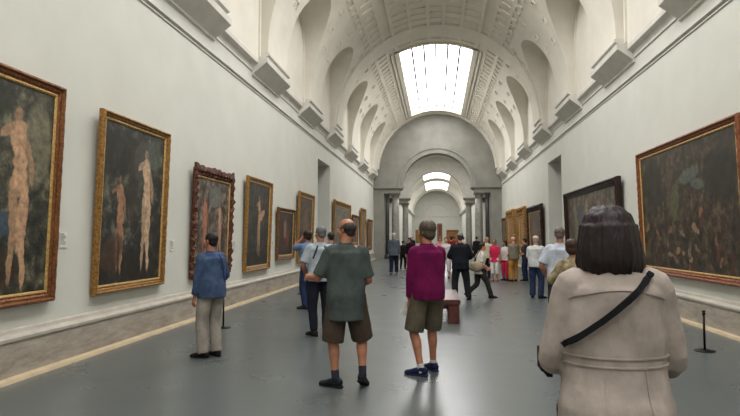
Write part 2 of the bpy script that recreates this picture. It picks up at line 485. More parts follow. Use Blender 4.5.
# vestibule shell
bm = bmesh.new()
for s in (-1, 1):
    a, b = sorted((s*4.76, s*4.96)); box(bm, a, b, Y1+.9, 56.0, 0, 5.6)
    a, b = sorted((s*3.85, s*4.96)); box(bm, a, b, Y1+1.3, 55.0, 5.42, 5.6)
struct(link('wall_vestibule', bm, M['wall']))
def barrel(name, y0, y1, r, zc, hw, holes, mat):
    V2 = []; F2 = []
    def q(a, b, c, d):
        i = len(V2); V2.extend((a, b, c, d)); F2.append((i, i+1, i+2, i+3))
    ts = math.acos(hw/r); pt = lambda t, y, rr=r: (rr*math.cos(t), y, zc+rr*math.sin(t))
    A = [0+ts*i/14 for i in range(15)]; B = [ts+(PI-2*ts)*i/10 for i in range(11)]; C_ = [PI-ts+ts*i/14 for i in range(15)]
    for L in (A, C_):
        for t0, t1 in zip(L, L[1:]): q(pt(t0, y0), pt(t0, y1), pt(t1, y1), pt(t1, y0))
    g = [y0]+[y for h in holes for y in h]+[y1]
    for t0, t1 in zip(B, B[1:]):
        for k in range(0, len(g), 2): q(pt(t0, g[k]), pt(t0, g[k+1]), pt(t1, g[k+1]), pt(t1, g[k]))
        for h in holes:
            for y in h: q(pt(t0, y), pt(t1, y), pt(t1, y, r+.3), pt(t0, y, r+.3))
    for h in holes:
        for t in (ts, PI-ts): q(pt(t, h[0]), pt(t, h[1]), pt(t, h[1], r+.3), pt(t, h[0], r+.3))
    o = rawlink(name, V2, F2, mat); o.data.polygons.foreach_set('use_smooth', [True]*len(F2))
    bm = bmesh.new(); bm.from_mesh(o.data); bmesh.ops.remove_doubles(bm, verts=bm.verts, dist=.0005); bm.to_mesh(o.data); bm.free()
    try: o.data.set_sharp_from_angle(angle=R(25))
    except Exception: pass
    return struct(o)
barrel('ceiling_vestibule', Y1+1.3, 55.0, 3.9, 5.42, 2.4, [(44.8, 50.2)], M['cream'])
skylight(4, 44.8, 50.2, 2.4, 3.9, 5.42, 4.15, M['sky_dim'], 6, False, False)  # unseen skylight, added and widened to light the vestibule and farther arch
# farther gallery
bm = bmesh.new()
for s in (-1, 1):
    a, b = sorted((s*4.75, s*4.95)); box(bm, a, b, 56.0, 116.2, 0, 6.6)
struct(link('wall_far_gallery', bm, M['wall']))
bm = bmesh.new()
for s in (-1, 1):
    prism(bm, [(s*4.75, 5.9), (s*4.5, 6.05), (s*4.4, 6.2), (s*4.4, 6.4), (s*4.75, 6.45)], 56.2, 116.2)
    prism(bm, [(s*4.75, 0), (s*4.65, 0), (s*4.65, .5), (s*4.75, .56)], 56.2, 116.2)
struct(link('trim_14', bm, M['cornice']))
barrel('ceiling_far_gallery', 56.2, 116.2, 4.75, 6.3, 2.0, [(58, 66), (70, 78), (80, 90.5), (95.5, 110)], M['cream'])
for i, (a, b) in enumerate([(58, 66), (70, 78), (80, 90.5), (95.5, 110)]): skylight(5+i, a, b, 2.0, 4.75, 6.3, 5.0, M['sky_far'], 6, False, False)
bm = bmesh.new()
for yy in (68, 79, 93, 112):
    prev = None
    for k in range(41):
        t = PI*k/40; ring = [bm.verts.new((rr*math.cos(t), y, 6.3+rr*math.sin(t))) for y, rr in ((yy-.7, 4.76), (yy-.7, 4.55), (yy+.7, 4.55), (yy+.7, 4.76))]
        if prev:
            for i in range(3): bm.faces.new((prev[i], prev[i+1], ring[i+1], ring[i]))
        prev = ring
struct(link('trim_15', bm, M['cream']))
bm = bmesh.new(); box(bm, -5.2, 5.2, 116.0, 116.4, 0, 11.4); struct(link('wall_far_end', bm, M['wall']))
bm = bmesh.new(); box(bm, -4.75, 4.75, 115.85, 116.05, 5.9, 6.15)
prev = None
for k in range(33):
    t = PI*k/32; ring = [bm.verts.new((rr*math.cos(t), y, 6.15+rr*math.sin(t))) for y, rr in ((116.05, 2.2), (115.8, 2.25), (115.8, 2.6), (116.05, 2.65))]
    if prev:
        for i in range(3): bm.faces.new((prev[i], prev[i+1], ring[i+1], ring[i]))
    prev = ring
struct(link('trim_16', bm, M['cornice']))

# ------------------------------------------------------------------ paintings
def frame_mesh(W, H, prof, wob=0.0, step=.05, seedv=0):
    """mitred picture frame; local x along the wall, y = -out of the wall, z up. prof: (inset from outer edge, projection)"""
    bm = bmesh.new()
    cor = [(-W/2, -H/2), (W/2, -H/2), (W/2, H/2), (-W/2, H/2)]
    loops = []
    for side in range(4):
        a, b = cor[side], cor[(side+1) % 4]
        L = math.hypot(b[0]-a[0], b[1]-a[1]); n = max(2, int(L/step))
        d = ((b[0]-a[0])/L, (b[1]-a[1])/L); inn = (-d[1], d[0])
        for k in range(n):
            s = L*k/n
            ring = []
            for j, (ins, pr) in enumerate(prof):
                ss = min(max(s, ins), L-ins) if k else ins
                w = 0; o2 = ins
                if wob and j not in (0, len(prof)-1) and 0 < k < n:
                    w = wob*(math.sin(s*PI*2/.16+seedv+j*1.3)*.5+noise.noise(Vector((s*9, side*7+seedv, j*2)))*1.0)
                    if j <= 2: o2 = ins - abs(w)*1.2*(1 if wob > .012 else 0)
                x = a[0]+d[0]*ss+inn[0]*o2; z = a[1]+d[1]*ss+inn[1]*o2
                ring.append(bm.verts.new((x, -(pr+w), z)))
            loops.append(ring)
    for i in range(len(loops)):
        a, b = loops[i], loops[(i+1) % len(loops)]
        for j in range(len(prof)-1): bm.faces.new((a[j], a[j+1], b[j+1], b[j]))
        bm.faces.new((a[-1], a[0], b[0], b[-1]))
    bm.normal_update()
    return bm
def painting(side, yc, zc, W, H, fw, fmat, canvas, label, prof=None, wob=.008, slip=M['gold_bright'], group=None, back=False, depth=.09, tilt=.6, crest=False):
    sx = -1 if side == 'left' else 1
    t = empty('painting', (sx*(XW-.012), yc, zc), R(90) if sx < 0 else R(-90))
    if back: t.location = (yc, back, zc); t.rotation_euler = (0, 0, 0)
    tag(t, label, 'painting', group)
    if not back:
        a = R(1.7); t.rotation_euler.x = a; t.location.x = sx*(XW-.012-H/2*math.sin(a))
    pr = prof or [(0, 0), (0, depth*.6), (fw*.12, depth*.95), (fw*.3, depth), (fw*.45, depth*.62), (fw*.7, depth*.6), (fw*.85, depth*.42), (fw, depth*.4), (fw, 0)]
    link('frame', frame_mesh(W, H, pr, wob, .04, yc), fmat, t)
    iw, ih = W-2*fw, H-2*fw
    if slip:
        sp = [(0, 0), (0, depth*.47), (.012, depth*.52), (.028, depth*.47), (.035, depth*.3), (.035, 0)]
        link('inner_slip', frame_mesh(iw+.01, ih+.01, sp, 0, .2), slip, t)
    if crest:
        bm = bmesh.new()
        n = 24
        top = []; bot = []
        for k in range(n+1):
            x = -W*.5+W*k/n; h = .045+.05*abs(math.cos(PI*k/n*2))**1.5*(.6 if 0 < k < n else 1)+.02*math.sin(k*1.9)
            top.append(h); 
        for k in range(n):
            x0 = -W*.5+W*k/n; x1 = x0+W/n
            vs = [bm.verts.new(p) for p in ((x0, -depth*.9, H/2-.02), (x1, -depth*.9, H/2-.02), (x1, -depth*.75, H/2+top[k+1]), (x0, -depth*.75, H/2+top[k]), (x0, -.02, H/2-.02), (x1, -.02, H/2-.02), (x1, -.02, H/2+top[k+1]), (x0, -.02, H/2+top[k]))]
            for q in ((0,1,2,3), (5,4,7,6), (3,2,6,7), (0,4,5,1), (0,3,7,4), (1,5,6,2)): bm.faces.new([vs[i] for i in q])
        link('carved_crest', bm, fmat, t)
    bm = bmesh.new(); box(bm, -iw/2, iw/2, -depth*.28, -.005, -ih/2, ih/2)
    link('canvas', bm, canvas_mat('oil_canvas', canvas[0], canvas[1], canvas[2], canvas[3], iw, ih, canvas[4] if len(canvas) > 4 else 3.0), t)
    return t
FL = (214, 170, 132); FL2 = (176, 122, 92)
def fig(u, v, s, lean, col=FL, op=.95, k=1.0):
    """a loose upright figure: head, shoulders, trunk, hips, two legs, one arm"""
    d = tuple(c*.86 for c in col); L = lean
    return [(u-.02*s, v+.335*s, .028*s*k, .036*s, 0, tuple(c*.8 for c in col), op), (u-.005*s, v+.235*s, .062*s*k, .075*s, L, col, op),
            (u+.005*s, v+.14*s, .05*s*k, .11*s, L, col, op), (u+.01*s, v+.05*s, .064*s*k, .07*s, -L, col, op),
            (u-.02*s, v-.09*s, .036*s*k, .15*s, L, d, op), (u+.045*s*k, v-.10*s, .036*s*k, .16*s, -L*.7, col, op),
            (u-.03*s, v-.27*s, .022*s*k, .12*s, -L*.5, d, op), (u+.06*s*k, v-.28*s, .022*s*k, .13*s, L*.5, col, op),
            (u-.09*s, v+.26*s, .06*s*k, .022*s, 30, d, op), (u+.085*s, v+.14*s, .02*s*k, .10*s, 14, d, op)]
painting('left', 5.50, 2.12, 2.10, 2.64, .115, M['gold_dark2'],
    ((24, 26, 22), (62, 62, 50), (132, 126, 100), [(.3, .85, .3, .12, 10, (38, 44, 30), .9), (.85, .72, .12, .2, 0, (140, 134, 108), .7), (.5, .32, .2, .07, 8, (70, 88, 104), .8), (.35, .12, .4, .12, 0, (60, 40, 28), .8)]+fig(.70, .48, 1.1, 8)+fig(.25, .48, .9, -8, FL2), 3.5),
    'large painting in red-brown and gilt frame cut off by the photo left edge', wob=.004)
painting('left', 8.37, 2.08, 2.0, 2.60, .095, M['gold'],
    ((22, 22, 22), (50, 50, 44), (112, 110, 94), [(.28, .82, .35, .14, 0, (30, 32, 26), .8), (.62, .8, .2, .12, 20, (84, 88, 80), .6), (.5, .1, .5, .1, 0, (36, 28, 22), .8)]+fig(.28, .38, .78, -12, (178, 132, 98))+fig(.69, .49, 1.05, 6, (222, 186, 150))+[(.2, .2, .16, .1, 20, (84, 58, 40), .7), (.45, .62, .05, .3, 6, (58, 48, 34), .7), (.8, .85, .12, .1, 0, (96, 104, 92), .6)], 3.5),
    'tall gold framed painting with two pale figures, second from the left foreground', wob=.006)
painting('left', 11.53, 1.87, 2.06, 2.16, .15, M['gold_red'],
    ((40, 30, 28), (84, 72, 62), (146, 136, 118), [(.55, .8, .2, .12, 0, (120, 124, 118), .7)]+fig(.25, .45, .9, -14, (198, 128, 100))+fig(.7, .45, .8, 8, (206, 160, 128)), 4.5),
    'painting in carved red-gold scalloped frame with crest, behind the blue-jacketed man', wob=.035, crest=True)
painting('left', 14.59, 1.92, 2.08, 2.40, .11, M['gold'],
    ((26, 26, 26), (52, 50, 46), (84, 80, 72), [(.5, .1, .5, .08, 0, (30, 26, 22), .8)]+fig(.52, .5, .95, 4, (206, 164, 124), .9, .8)+[(.66, .62, .12, .05, 30, (220, 170, 130), .9)], 4),
    'gilt framed dark painting of one slim pale figure, right of the carved frame', wob=.006)
painting('left', 17.38, 1.70, 1.98, 1.58, .11, M['gold_dark'],
    ((24, 20, 18), (48, 38, 32), (90, 66, 50), [(.45, .6, .1, .2, 0, (170, 126, 92), .8), (.6, .35, .12, .15, 10, (140, 50, 36), .7)], 4),
    'small dark painting in a thin gilt frame, lowest on the left wall', wob=.01)
painting('left', 20.02, 1.95, 2.30, 2.45, .15, M['gold'],
    ((34, 28, 24), (70, 58, 48), (120, 100, 78), [(.5, .5, .2, .3, 0, (132, 100, 74), .7)], 4),
    'gold framed brown painting just before the left doorway', wob=.012)
painting('left', 27.95, 2.15, 4.9, 2.35, .22, M['gold'],
    ((60, 54, 46), (104, 96, 82), (150, 140, 118), [(.3, .5, .2, .3, 0, (160, 144, 116), .6), (.7, .4, .14, .25, 0, (96, 60, 48), .7)], 3),
    'wide gilt framed painting just past the left doorway', wob=.02)
painting('left', 32.37, 2.0, 2.3, 1.75, .16, M['gold_dark'],
    ((50, 34, 28), (92, 62, 50), (130, 98, 76), [(.5, .5, .25, .3, 0, (140, 80, 66), .7)], 4),
    'small red-brown framed painting beyond the wide gilt one on the left wall', wob=.02)
painting('left', 35.82, 2.05, 2.3, 2.75, .2, M['gold'],
    ((50, 42, 32), (98, 82, 58), (140, 120, 84), [(.5, .5, .2, .35, 0, (150, 120, 84), .7)], 4),
    'tall narrow gilt framed painting, second from the far end of left wall', wob=.02)
painting('left', 39.56, 1.8, 2.6, 2.1, .18, M['gold_dark'],
    ((54, 40, 32), (96, 72, 56), (136, 106, 80), [(.5, .5, .25, .3, 0, (130, 92, 70), .7)], 4),
    'gilt framed brown painting at the far end of left wall', wob=.02)
cr = []
rnd = random.Random(5)
for k in range(46):
    u = rnd.uniform(.04, .96); v = rnd.uniform(.03, .46)*rnd.uniform(.5, 1)+.02
    cr.append((u, v, rnd.uniform(.006, .018), rnd.uniform(.02, .055), rnd.uniform(-40, 40), rnd.choice([(176, 140, 106), (112, 44, 34), (150, 106, 76), (70, 74, 48), (150, 138, 116), (96, 56, 42)]), rnd.uniform(.35, .8)))
painting('right', 11.52, 2.15, 4.50, 2.70, .125, M['frame_brown'],
    ((26, 22, 18), (58, 48, 36), (98, 84, 62), [(.58, .74, .10, .05, 14, (100, 116, 108), .55), (.66, .66, .07, .04, -10, (110, 122, 112), .5), (.36, .68, .025, .26, 0, (86, 74, 56), .8), (.42, .56, .04, .16, -8, (96, 98, 62), .8), (.16, .75, .12, .2, 0, (34, 30, 24), .8), (.85, .72, .14, .18, 0, (36, 32, 26), .8)]+cr, 4),
    'huge dark crowded painting in red-brown and gold frame nearest on right wall', wob=.008)
painting('right', 18.15, 2.02, 6.05, 2.28, .17, M['frame_dark'],
    ((40, 30, 28), (84, 72, 62), (140, 126, 104), [(.2, .5, .03, .35, 0, (132, 130, 112), .8), (.33, .5, .05, .36, 0, (60, 72, 84), .8), (.45, .5, .035, .4, 0, (170, 146, 108), .8), (.6, .45, .05, .3, 0, (64, 46, 44), .8), (.72, .5, .05, .32, 8, (166, 140, 110), .7), (.88, .6, .03, .12, 0, (190, 120, 70), .8)], 3),
    'wide painting of upright pale figures in thick dark frame past the huge one', wob=.004, slip=M['frame_dark'], depth=.16)
painting('right', 27.85, 1.82, 3.9, 2.55, .28, M['frame_dark'],
    ((34, 26, 22), (70, 54, 42), (110, 84, 60), [(.4, .5, .2, .3, 0, (120, 96, 70), .7)], 3),
    'dark framed brown painting just beyond the right doorway', wob=.03, depth=.14)
painting('right', 32.08, 1.95, 2.9, 2.6, .5, M['gold'],
    ((90, 52, 28), (140, 92, 48), (176, 130, 74), [(.5, .5, .2, .3, 0, (170, 120, 70), .7)], 3),
    'broad gilt framed painting glowing orange, nearer one of two on right wall', wob=.04, depth=.18)
painting('right', 36.51, 1.95, 3.6, 2.7, .5, M['gold'],
    ((96, 58, 32), (146, 98, 54), (180, 136, 80), [(.5, .5, .2, .3, 0, (150, 104, 64), .7)], 3),
    'broad gilt framed painting glowing orange, farther one of two on right wall', wob=.04, depth=.18)
painting('right', 40.34, 1.75, 2.3, 2.4, .2, M['frame_dark'],
    ((46, 40, 34), (80, 70, 58), (112, 98, 80), [(.5, .5, .2, .3, 0, (120, 96, 70), .7)], 3),
    'dark narrow painting at the far end of the right wall', wob=.02)
# far gallery end wall
painting('right', .55, 2.7, 1.0, 3.6, .2, M['frame_brown'],
    ((70, 30, 24), (104, 54, 40), (120, 76, 58), [(.5, .5, .2, .3, 0, (120, 70, 50), .7)], 3),
    'tall narrow red-brown framed painting on the distant end wall', wob=.02, back=115.98)
painting('right', -3.0, 1.9, 2.6, 2.6, .5, M['gold'],
    ((110, 62, 32), (150, 92, 44), (190, 130, 70), [(.5, .5, .2, .3, 0, (190, 110, 60), .7)], 3),
    'golden framed painting on the left of the distant end wall', wob=.03, back=115.98)
painting('right', 3.1, 1.9, 2.4, 2.6, .5, M['gold'],
    ((110, 62, 32), (150, 92, 44), (190, 130, 70), [(.5, .5, .2, .3, 0, (190, 110, 60), .7)], 3),
    'golden framed painting on the right of the distant end wall', wob=.03, back=115.98)
# wall labels beside the pictures
for (y, z, w, what) in ((6.78, 1.55, .14, 'the first large painting'), (9.80, 1.44, .13, 'the two-figure painting'),
                     (12.98, 1.42, .13, 'the carved frame'), (16.12, 1.42, .13, 'the slim figure painting')):
    t = empty('wall_label', (-XW, y, z), R(90)); tag(t, 'small white text card on the wall just right of %s' % what, 'label')
    bm = bmesh.new(); box(bm, -w/2, w/2, -.012, -.0005, -.10, .10); link('card', bm, M['paper'], t)
    bm = bmesh.new()
    for k in range(6):
        zz = .07-.025*k; box(bm, -w*.4, w*(.38 if k % 3 else .15), -.0135, -.011, zz-.004, zz+.004)
    o = link('text_lines', bm, M['metal_black'], t)

# low barrier posts
def post(x, y, label, h=.56):
    t = empty('barrier_post', (x, y, 0)); tag(t, label, 'barrier post', 'low barrier posts')
    bm = bmesh.new(); lathe(bm, [(.13, 0), (.135, .006), (.13, .014), (.04, .022), (.02, .03)], n=28); link('base', bm, M['metal_black'], t)
    bm = bmesh.new(); lathe(bm, [(.0155, .025), (.0155, h-.05)], n=14); link('pole', bm, M['metal_black'], t)
    bm = bmesh.new(); lathe(bm, [(.021, h-.06), (.024, h-.055), (.024, h-.035), (.016, h-.03), (.016, h-.02), (.023, h-.015), (.02, h)], n=14); link('cap', bm, M['metal_black'], t)
post(-3.72, 9.69, 'low black barrier post behind the blue-jacketed man', .60)
post(-3.78, 15.8, 'low black barrier post by left wall near the light blue shirted visitor')
post(3.69, 8.51, 'low black barrier post below the huge painting on the right')
post(3.62, 24.9, 'low barrier post far down by the right doorway')

# bench
t = empty('bench', (.13, 11.6, 0)); tag(t, 'dark red wooden gallery bench behind the magenta-jersey visitor', 'bench')
bm = bmesh.new(); box(bm, -.29, .29, -1.0, 1.1, .345, .44); bmesh.ops.bevel(bm, geom=bm.edges[:], offset=.015, segments=2, affect='EDGES'); link('seat', bm, M['bench'], t)
for s in (-1, 1):
    for yy in (-.92, .92):
        bm = bmesh.new(); a, b = sorted((s*.07, s*.27)); box(bm, a, b, yy-.05, yy+.05, 0, .345); bmesh.ops.bevel(bm, geom=bm.edges[:], offset=.008, segments=1, affect='EDGES')
        link('leg', bm, M['bench'], t)
bm = bmesh.new(); box(bm, -.05, .05, -.9, .95, .26, .345); link('stretcher', bm, M['bench'], t)
# ------------------------------------------------------------------ people
def cat(pts, rad, sub=4):
    """Catmull-Rom resample of points and (a,b) radii"""
    P = [Vector(p) for p in pts]; Q = [(r, r) if isinstance(r, (int, float)) else r for r in rad]
    if len(P) < 3: sub = max(2, sub)
    out = []; ro = []
    n = len(P)
    for i in range(n-1):
        p0, p1, p2, p3 = P[max(0, i-1)], P[i], P[i+1], P[min(n-1, i+2)]
        for k in range(sub):
            t = k/sub; t2 = t*t; t3 = t2*t
            out.append(.5*((2*p1)+(p2-p0)*t+(2*p0-5*p1+4*p2-p3)*t2+(3*p1-p0-3*p2+p3)*t3))
            s = t*t*(3-2*t)
            ro.append((Q[i][0]*(1-s)+Q[i+1][0]*s, Q[i][1]*(1-s)+Q[i+1][1]*s))
    out.append(P[-1]); ro.append(Q[-1]); return out, ro
def tube(bm, pts, rad, side=(1, 0, 0), n=14, sub=4, cap=.5):
    P, Q = cat(pts, rad, sub); side = Vector(side); rings = []
    for i, p in enumerate(P):
        t = (P[min(i+1, len(P)-1)]-P[max(i-1, 0)])
        if t.length < 1e-7: t = Vector((0, 0, 1))
        t.normalize()
        x = side - t*side.dot(t)
        if x.length < 1e-4: x = t.orthogonal()
        x.normalize(); y = t.cross(x); side = x.copy()
        if i == 0: t0 = t.copy()
        rings.append([bm.verts.new(p+x*(Q[i][0]*math.cos(2*PI*k/n))+y*(Q[i][1]*math.sin(2*PI*k/n))) for k in range(n)])
    for a, b in zip(rings, rings[1:]):
        for k in range(n): bm.faces.new((a[k], a[(k+1) % n], b[(k+1) % n], b[k]))
    c0 = bm.verts.new(P[0]-t0*min(Q[0])*cap); c1 = bm.verts.new(P[-1]+t*min(Q[-1])*cap)
    for k in range(n):
        bm.faces.new((rings[0][(k+1) % n], rings[0][k], c0)); bm.faces.new((rings[-1][k], rings[-1][(k+1) % n], c1))
def stack(bm, secs, n=28, sub=3, sq=2.0):
    """vertical loft: (z, rx, ry, cx, cy)"""
    pts = [Vector((s[3], s[4], s[0])) for s in secs]
    P, Q = cat(pts, [(s[1], s[2]) for s in secs], sub)
    rings = []
    for p, q in zip(P, Q):
        r = []
        for k in range(n):
            a = 2*PI*k/n; c, s = math.cos(a), math.sin(a)
            e = 2/sq
            r.append(bm.verts.new((p.x+q[0]*math.copysign(abs(c)**e, c), p.y+q[1]*math.copysign(abs(s)**e, s), p.z)))
        rings.append(r)
    for a, b in zip(rings, rings[1:]):
        for k in range(n): bm.faces.new((a[k], a[(k+1) % n], b[(k+1) % n], b[k]))
    bm.faces.new(rings[0][::-1]); bm.faces.new(rings[-1])
def ell(bm, c, r, rot=None, n=16):
    ret = bmesh.ops.create_uvsphere(bm, u_segments=n, v_segments=max(8, n*2//3), radius=1)
    for v in ret['verts']:
        p = Vector((v.co.x*r[0], v.co.y*r[1], v.co.z*r[2]))
        if rot: p = rot @ p
        v.co = p + Vector(c)
def remesh(bm, name, vox, mat, parent, smooth=5, fold=0.0, ff=7.0, xf=None, ridge=None):
    me = bpy.data.meshes.new('tmp'); bmesh.ops.recalc_face_normals(bm, faces=bm.faces); bm.to_mesh(me); bm.free()
    o = bpy.data.objects.new('tmp', me); COL.objects.link(o)
    m = o.modifiers.new('r', 'REMESH'); m.mode = 'VOXEL'; m.voxel_size = vox; m.use_smooth_shade = True
    m2 = o.modifiers.new('s', 'SMOOTH'); m2.factor = .5; m2.iterations = smooth
    dg = bpy.context.evaluated_depsgraph_get()
    ne = bpy.data.meshes.new_from_object(o.evaluated_get(dg))
    bpy.data.objects.remove(o); bpy.data.meshes.remove(me)
    ne.name = name
    if fold or ridge:
        n = len(ne.vertices); co = [0.0]*(n*3); no = [0.0]*(n*3)
        ne.vertices.foreach_get('co', co); ne.vertices.foreach_get('normal', no)
        for i in range(0, n*3, 3):
            x, y, z = co[i], co[i+1], co[i+2]; d = 0
            if fold:
                q = Vector((x*ff, y*ff, z*ff*.45))
                d += fold*(noise.noise(q)*.8+.48*(.5-abs(noise.noise(q*2.3+Vector((5, 3, 1))))))
            if ridge: d += ridge*noise.noise(Vector((math.atan2(x-ridge_c.x, y-ridge_c.y)*9, 0, z*3)))
            co[i] += no[i]*d; co[i+1] += no[i+1]*d; co[i+2] += no[i+2]*d
        ne.vertices.foreach_set('co', co); ne.update()
    ne.polygons.foreach_set('use_smooth', [True]*len(ne.polygons))
    for mm in (mat if isinstance(mat, list) else [mat]): ne.materials.append(mm)
    ob = bpy.data.objects.new(name, ne); COL.objects.link(ob)
    if parent: ob.parent = parent
    return ob
ridge_c = Vector((0, 0, 0))
def ik(a, b, l1, l2, pole):
    a, b = Vector(a), Vector(b); d = b-a; L = d.length; mx = (l1+l2)*.998
    if L > mx: b = a+d*(mx/L); d = b-a; L = mx
    if L < abs(l1-l2)+.01: L = abs(l1-l2)+.01
    t = (l1*l1-l2*l2+L*L)/(2*L); h = math.sqrt(max(0, l1*l1-t*t)); u = d.normalized()
    p = Vector(pole); p = p-u*p.dot(u)
    if p.length < 1e-4: p = u.orthogonal()
    return a+u*t+p.normalized()*h, b
def hand(bm, w, d, tx, nrm, s, curl=28, spread=1.0):
    """wrist, pointing direction, thumb side, palm normal"""
    d = d.normalized(); tx = (tx-d*tx.dot(d)).normalized(); nrm = nrm-d*nrm.dot(d)-tx*nrm.dot(tx)
    nrm = nrm.normalized() if nrm.length > 1e-3 else d.cross(tx)
    tube(bm, [w-d*.02*s, w+d*.02*s, w+d*.055*s, w+d*.09*s], [(.024*s, .019*s), (.030*s, .017*s), (.040*s, .0155*s), (.039*s, .013*s)], tx, 14, 3, .3)
    for i, (off, L, b) in enumerate(((.030, .075, .088), (.010, .083, .092), (-.011, .077, .089), (-.031, .060, .080))):
        p = w+d*b*s+tx*off*s; a = R(curl*.5+i*3); pts = [p-d*.02*s, p]; sp = tx*(off*2.2*spread)
        for fr in (.45, .31, .24):
            dd = (d*math.cos(a)+nrm*math.sin(a)+sp).normalized()
            p = p+dd*L*fr*s; pts.append(p); a += R(curl)
        tube(bm, pts, [.0092*s, .0092*s, .0085*s, .0078*s, .0065*s], tx, 10, 3, .8)
    p = w+d*.025*s+tx*.022*s; td = (d*.62+tx*.72+nrm*.35).normalized(); td2 = (d*.88+tx*.32+nrm*.4).normalized()
    tube(bm, [p, p+td*.035*s, p+td*.035*s+td2*.03*s, p+td*.035*s+td2*.056*s], [.0145*s, .0125*s, .0100*s, .0075*s], nrm, 10, 3, .8)
MATC = {}
def fab(name, c, **k):
    key = name
    if key not in MATC: MATC[key] = fabric(name, c, **k)
    return MATC[key]

def person(loc, hd, H, label, near=0, sex='m', skin='skin', build=1.0, pose=None, top=None, legs=None, shoes=(40, 38, 40), sole=(30, 30, 30), socks=None, hair=None, cap=None, group=None):
    """loc (x,y) of the root; hd heading in degrees, 0 looks down the gallery, positive turns left"""
    pose = pose or {}; s = H/1.75; g = build; f = sex == 'f'
    root = empty('person', (loc[0], loc[1], 0), R(hd)); tag(root, label, 'person', group)
    vb = {0: .0085, 1: .0065, 2: .0048}[near]; vc = {0: .012, 1: .009, 2: .007}[near]
    sk = M[skin]
    # --- joints
    feet = pose.get('feet', [(-.10, 0, 0, 8, 0), (.10, 0, 0, -8, 0)])      # x,y,lift,yaw,pitch (left, right)
    px, py = pose.get('pelvis', (0, 0)); lean = pose.get('lean', 0.02)
    hipx = (.088 if not f else .092)*s; LT, LS = .435*s, .415*s
    ank = []
    for (x, y, lf, yw, pt) in feet: ank.append(Vector((x*s, y*s, (.082+lf)*s)))
    hipz = 9
    for i, sg in enumerate((-1, 1)):
        dx = ank[i].x-(px*s+sg*hipx); dy = ank[i].y-py*s
        hipz = min(hipz, ank[i].z+math.sqrt(max(.1, (LT+LS)**2*.996-dx*dx-dy*dy)))
    hipz -= pose.get('crouch', .004)*s
    def lz(z): return z*s
    dz = hipz-.925*s     # body shifts with the legs
    spine = lambda z: Vector((px*s, py*s+max(0, z-.95)*lean*s*2, z*s+dz))
    nb = spine(1.47); up = (spine(1.5)-spine(1.2)).normalized()
    shx = (.160 if not f else .142)*s*g**.5
    hy, hp = R(pose.get('head', (0, 0))[0]), R(pose.get('head', (0, 0))[1])
    Hc = nb+Vector((0, .018*s, (1.75-.118-1.47)*s)); Hc.z = H+dz-(.118+pose.get('drop', 0))*s; Hc.y += pose.get('drop', 0)*.5
    HR = Matrix.Rotation(hy, 3, 'Z') @ Matrix.Rotation(hp, 3, 'X')
    hips, knees = [], []
    for i, sg in enumerate((-1, 1)):
        h = Vector((px*s+sg*hipx, py*s, hipz)); yw = R(feet[i][3]); pole = Vector((-math.sin(yw), math.cos(yw), .15))
        k, a = ik(h, ank[i], LT, LS, pole); hips.append(h); knees.append(k); ank[i] = a
    hands = pose.get('hands', [(-.235, .05, .80), (.235, .05, .80)])
    poles = pose.get('poles', [(-.5, -1, -.2), (.5, -1, -.2)])
    sh, el, wr = [], [], []
    for i, sg in enumerate((-1, 1)):
        a = spine(1.395)+Vector((sg*shx, -.005, 0)); b = Vector(hands[i])*s+Vector((0, 0, dz))
        e, w_ = ik(a, b, .285*s, .255*s, poles[i]); sh.append(a); el.append(e); wr.append(w_)
    def sec(z, rx, ry, cy=0, o=0):
        c = spine(z); return (c.z, (rx*g)*s+o, (ry*g)*s+o, c.x, c.y+cy*s)
    if not f:
        TS_ = [(.84, .13, .10, -.005), (.90, .168, .122, -.015), (.97, .172, .128, -.015), (1.05, .160, .118, -.005), (1.12, .156, .114, 0), (1.22, .164, .118, 0), (1.32, .172, .122, .0), (1.385, .160, .110, -.01), (1.43, .112, .086, -.012), (1.47, .072, .066, -.01)]
    else:
        TS_ = [(.84, .14, .105, -.01), (.90, .178, .128, -.018), (.97, .176, .130, -.018), (1.05, .148, .112, -.005), (1.12, .136, .104, 0), (1.22, .146, .110, .006), (1.30, .152, .122, .012), (1.375, .146, .106, -.0), (1.42, .104, .082, -.01), (1.465, .064, .058, -.008)]
    # --- body: one continuous skin
    bm = bmesh.new()
    stack(bm, [sec(z, rx, ry, cy) for z, rx, ry, cy in TS_], sq=2.3)
    nk = .058*s if not f else .050*s
    tube(bm, [nb-up*.05*s, nb+Vector((0, .0, .03*s)), Hc+HR@Vector((0, -.02*s, -.06*s))], [(nk*1.35, nk*1.2), (nk, nk), (nk*.95, nk)], (1, 0, 0), 18, 3)
    hv = lambda x, y, z: Hc+HR@(Vector((x, y, z))*s)
    hr = lambda *r: tuple(q*s for q in r)
    ell(bm, hv(0, -.012, .03), hr(.075, .095, .088), HR, 20); ell(bm, hv(0, .022, -.045), hr(.058, .068, .066), HR, 18)
    ell(bm, hv(0, .062, -.092), hr(.026, .022, .02), HR); ell(bm, hv(0, .073, .022), hr(.05, .018, .014), HR)
    tube(bm, [hv(0, .082, .022), hv(0, .096, -.004), hv(0, .108, -.024), hv(0, .088, -.034)], [.007*s, .010*s, .014*s, .012*s], (1, 0, 0), 10, 3)
    for sg in (-1, 1):
        ell(bm, hv(sg*.076, -.008, .0), hr(.009, .018, .031), HR @ Matrix.Rotation(sg*.3, 3, 'Z')); ell(bm, hv(sg*.042, .062, -.03), hr(.02, .018, .022), HR)
        i = (sg+1)//2
        A = .052*s*g if not f else .044*s*g
        tube(bm, [spine(1.405)+Vector((sg*shx*.55, 0, 0)), sh[i], sh[i].lerp(el[i], .4), el[i], el[i].lerp(wr[i], .3), el[i].lerp(wr[i], .7), wr[i]],
             [A*1.25, A*1.16, A*.98, A*.80, A*.84, A*.64, (A*.52, A*.46)], (0, 1, 0), 16, 3)
        d = (wr[i]-el[i]).normalized(); hd_ = pose.get('hdir', [None, None])[i]
        if hd_: d = Vector(hd_).normalized()
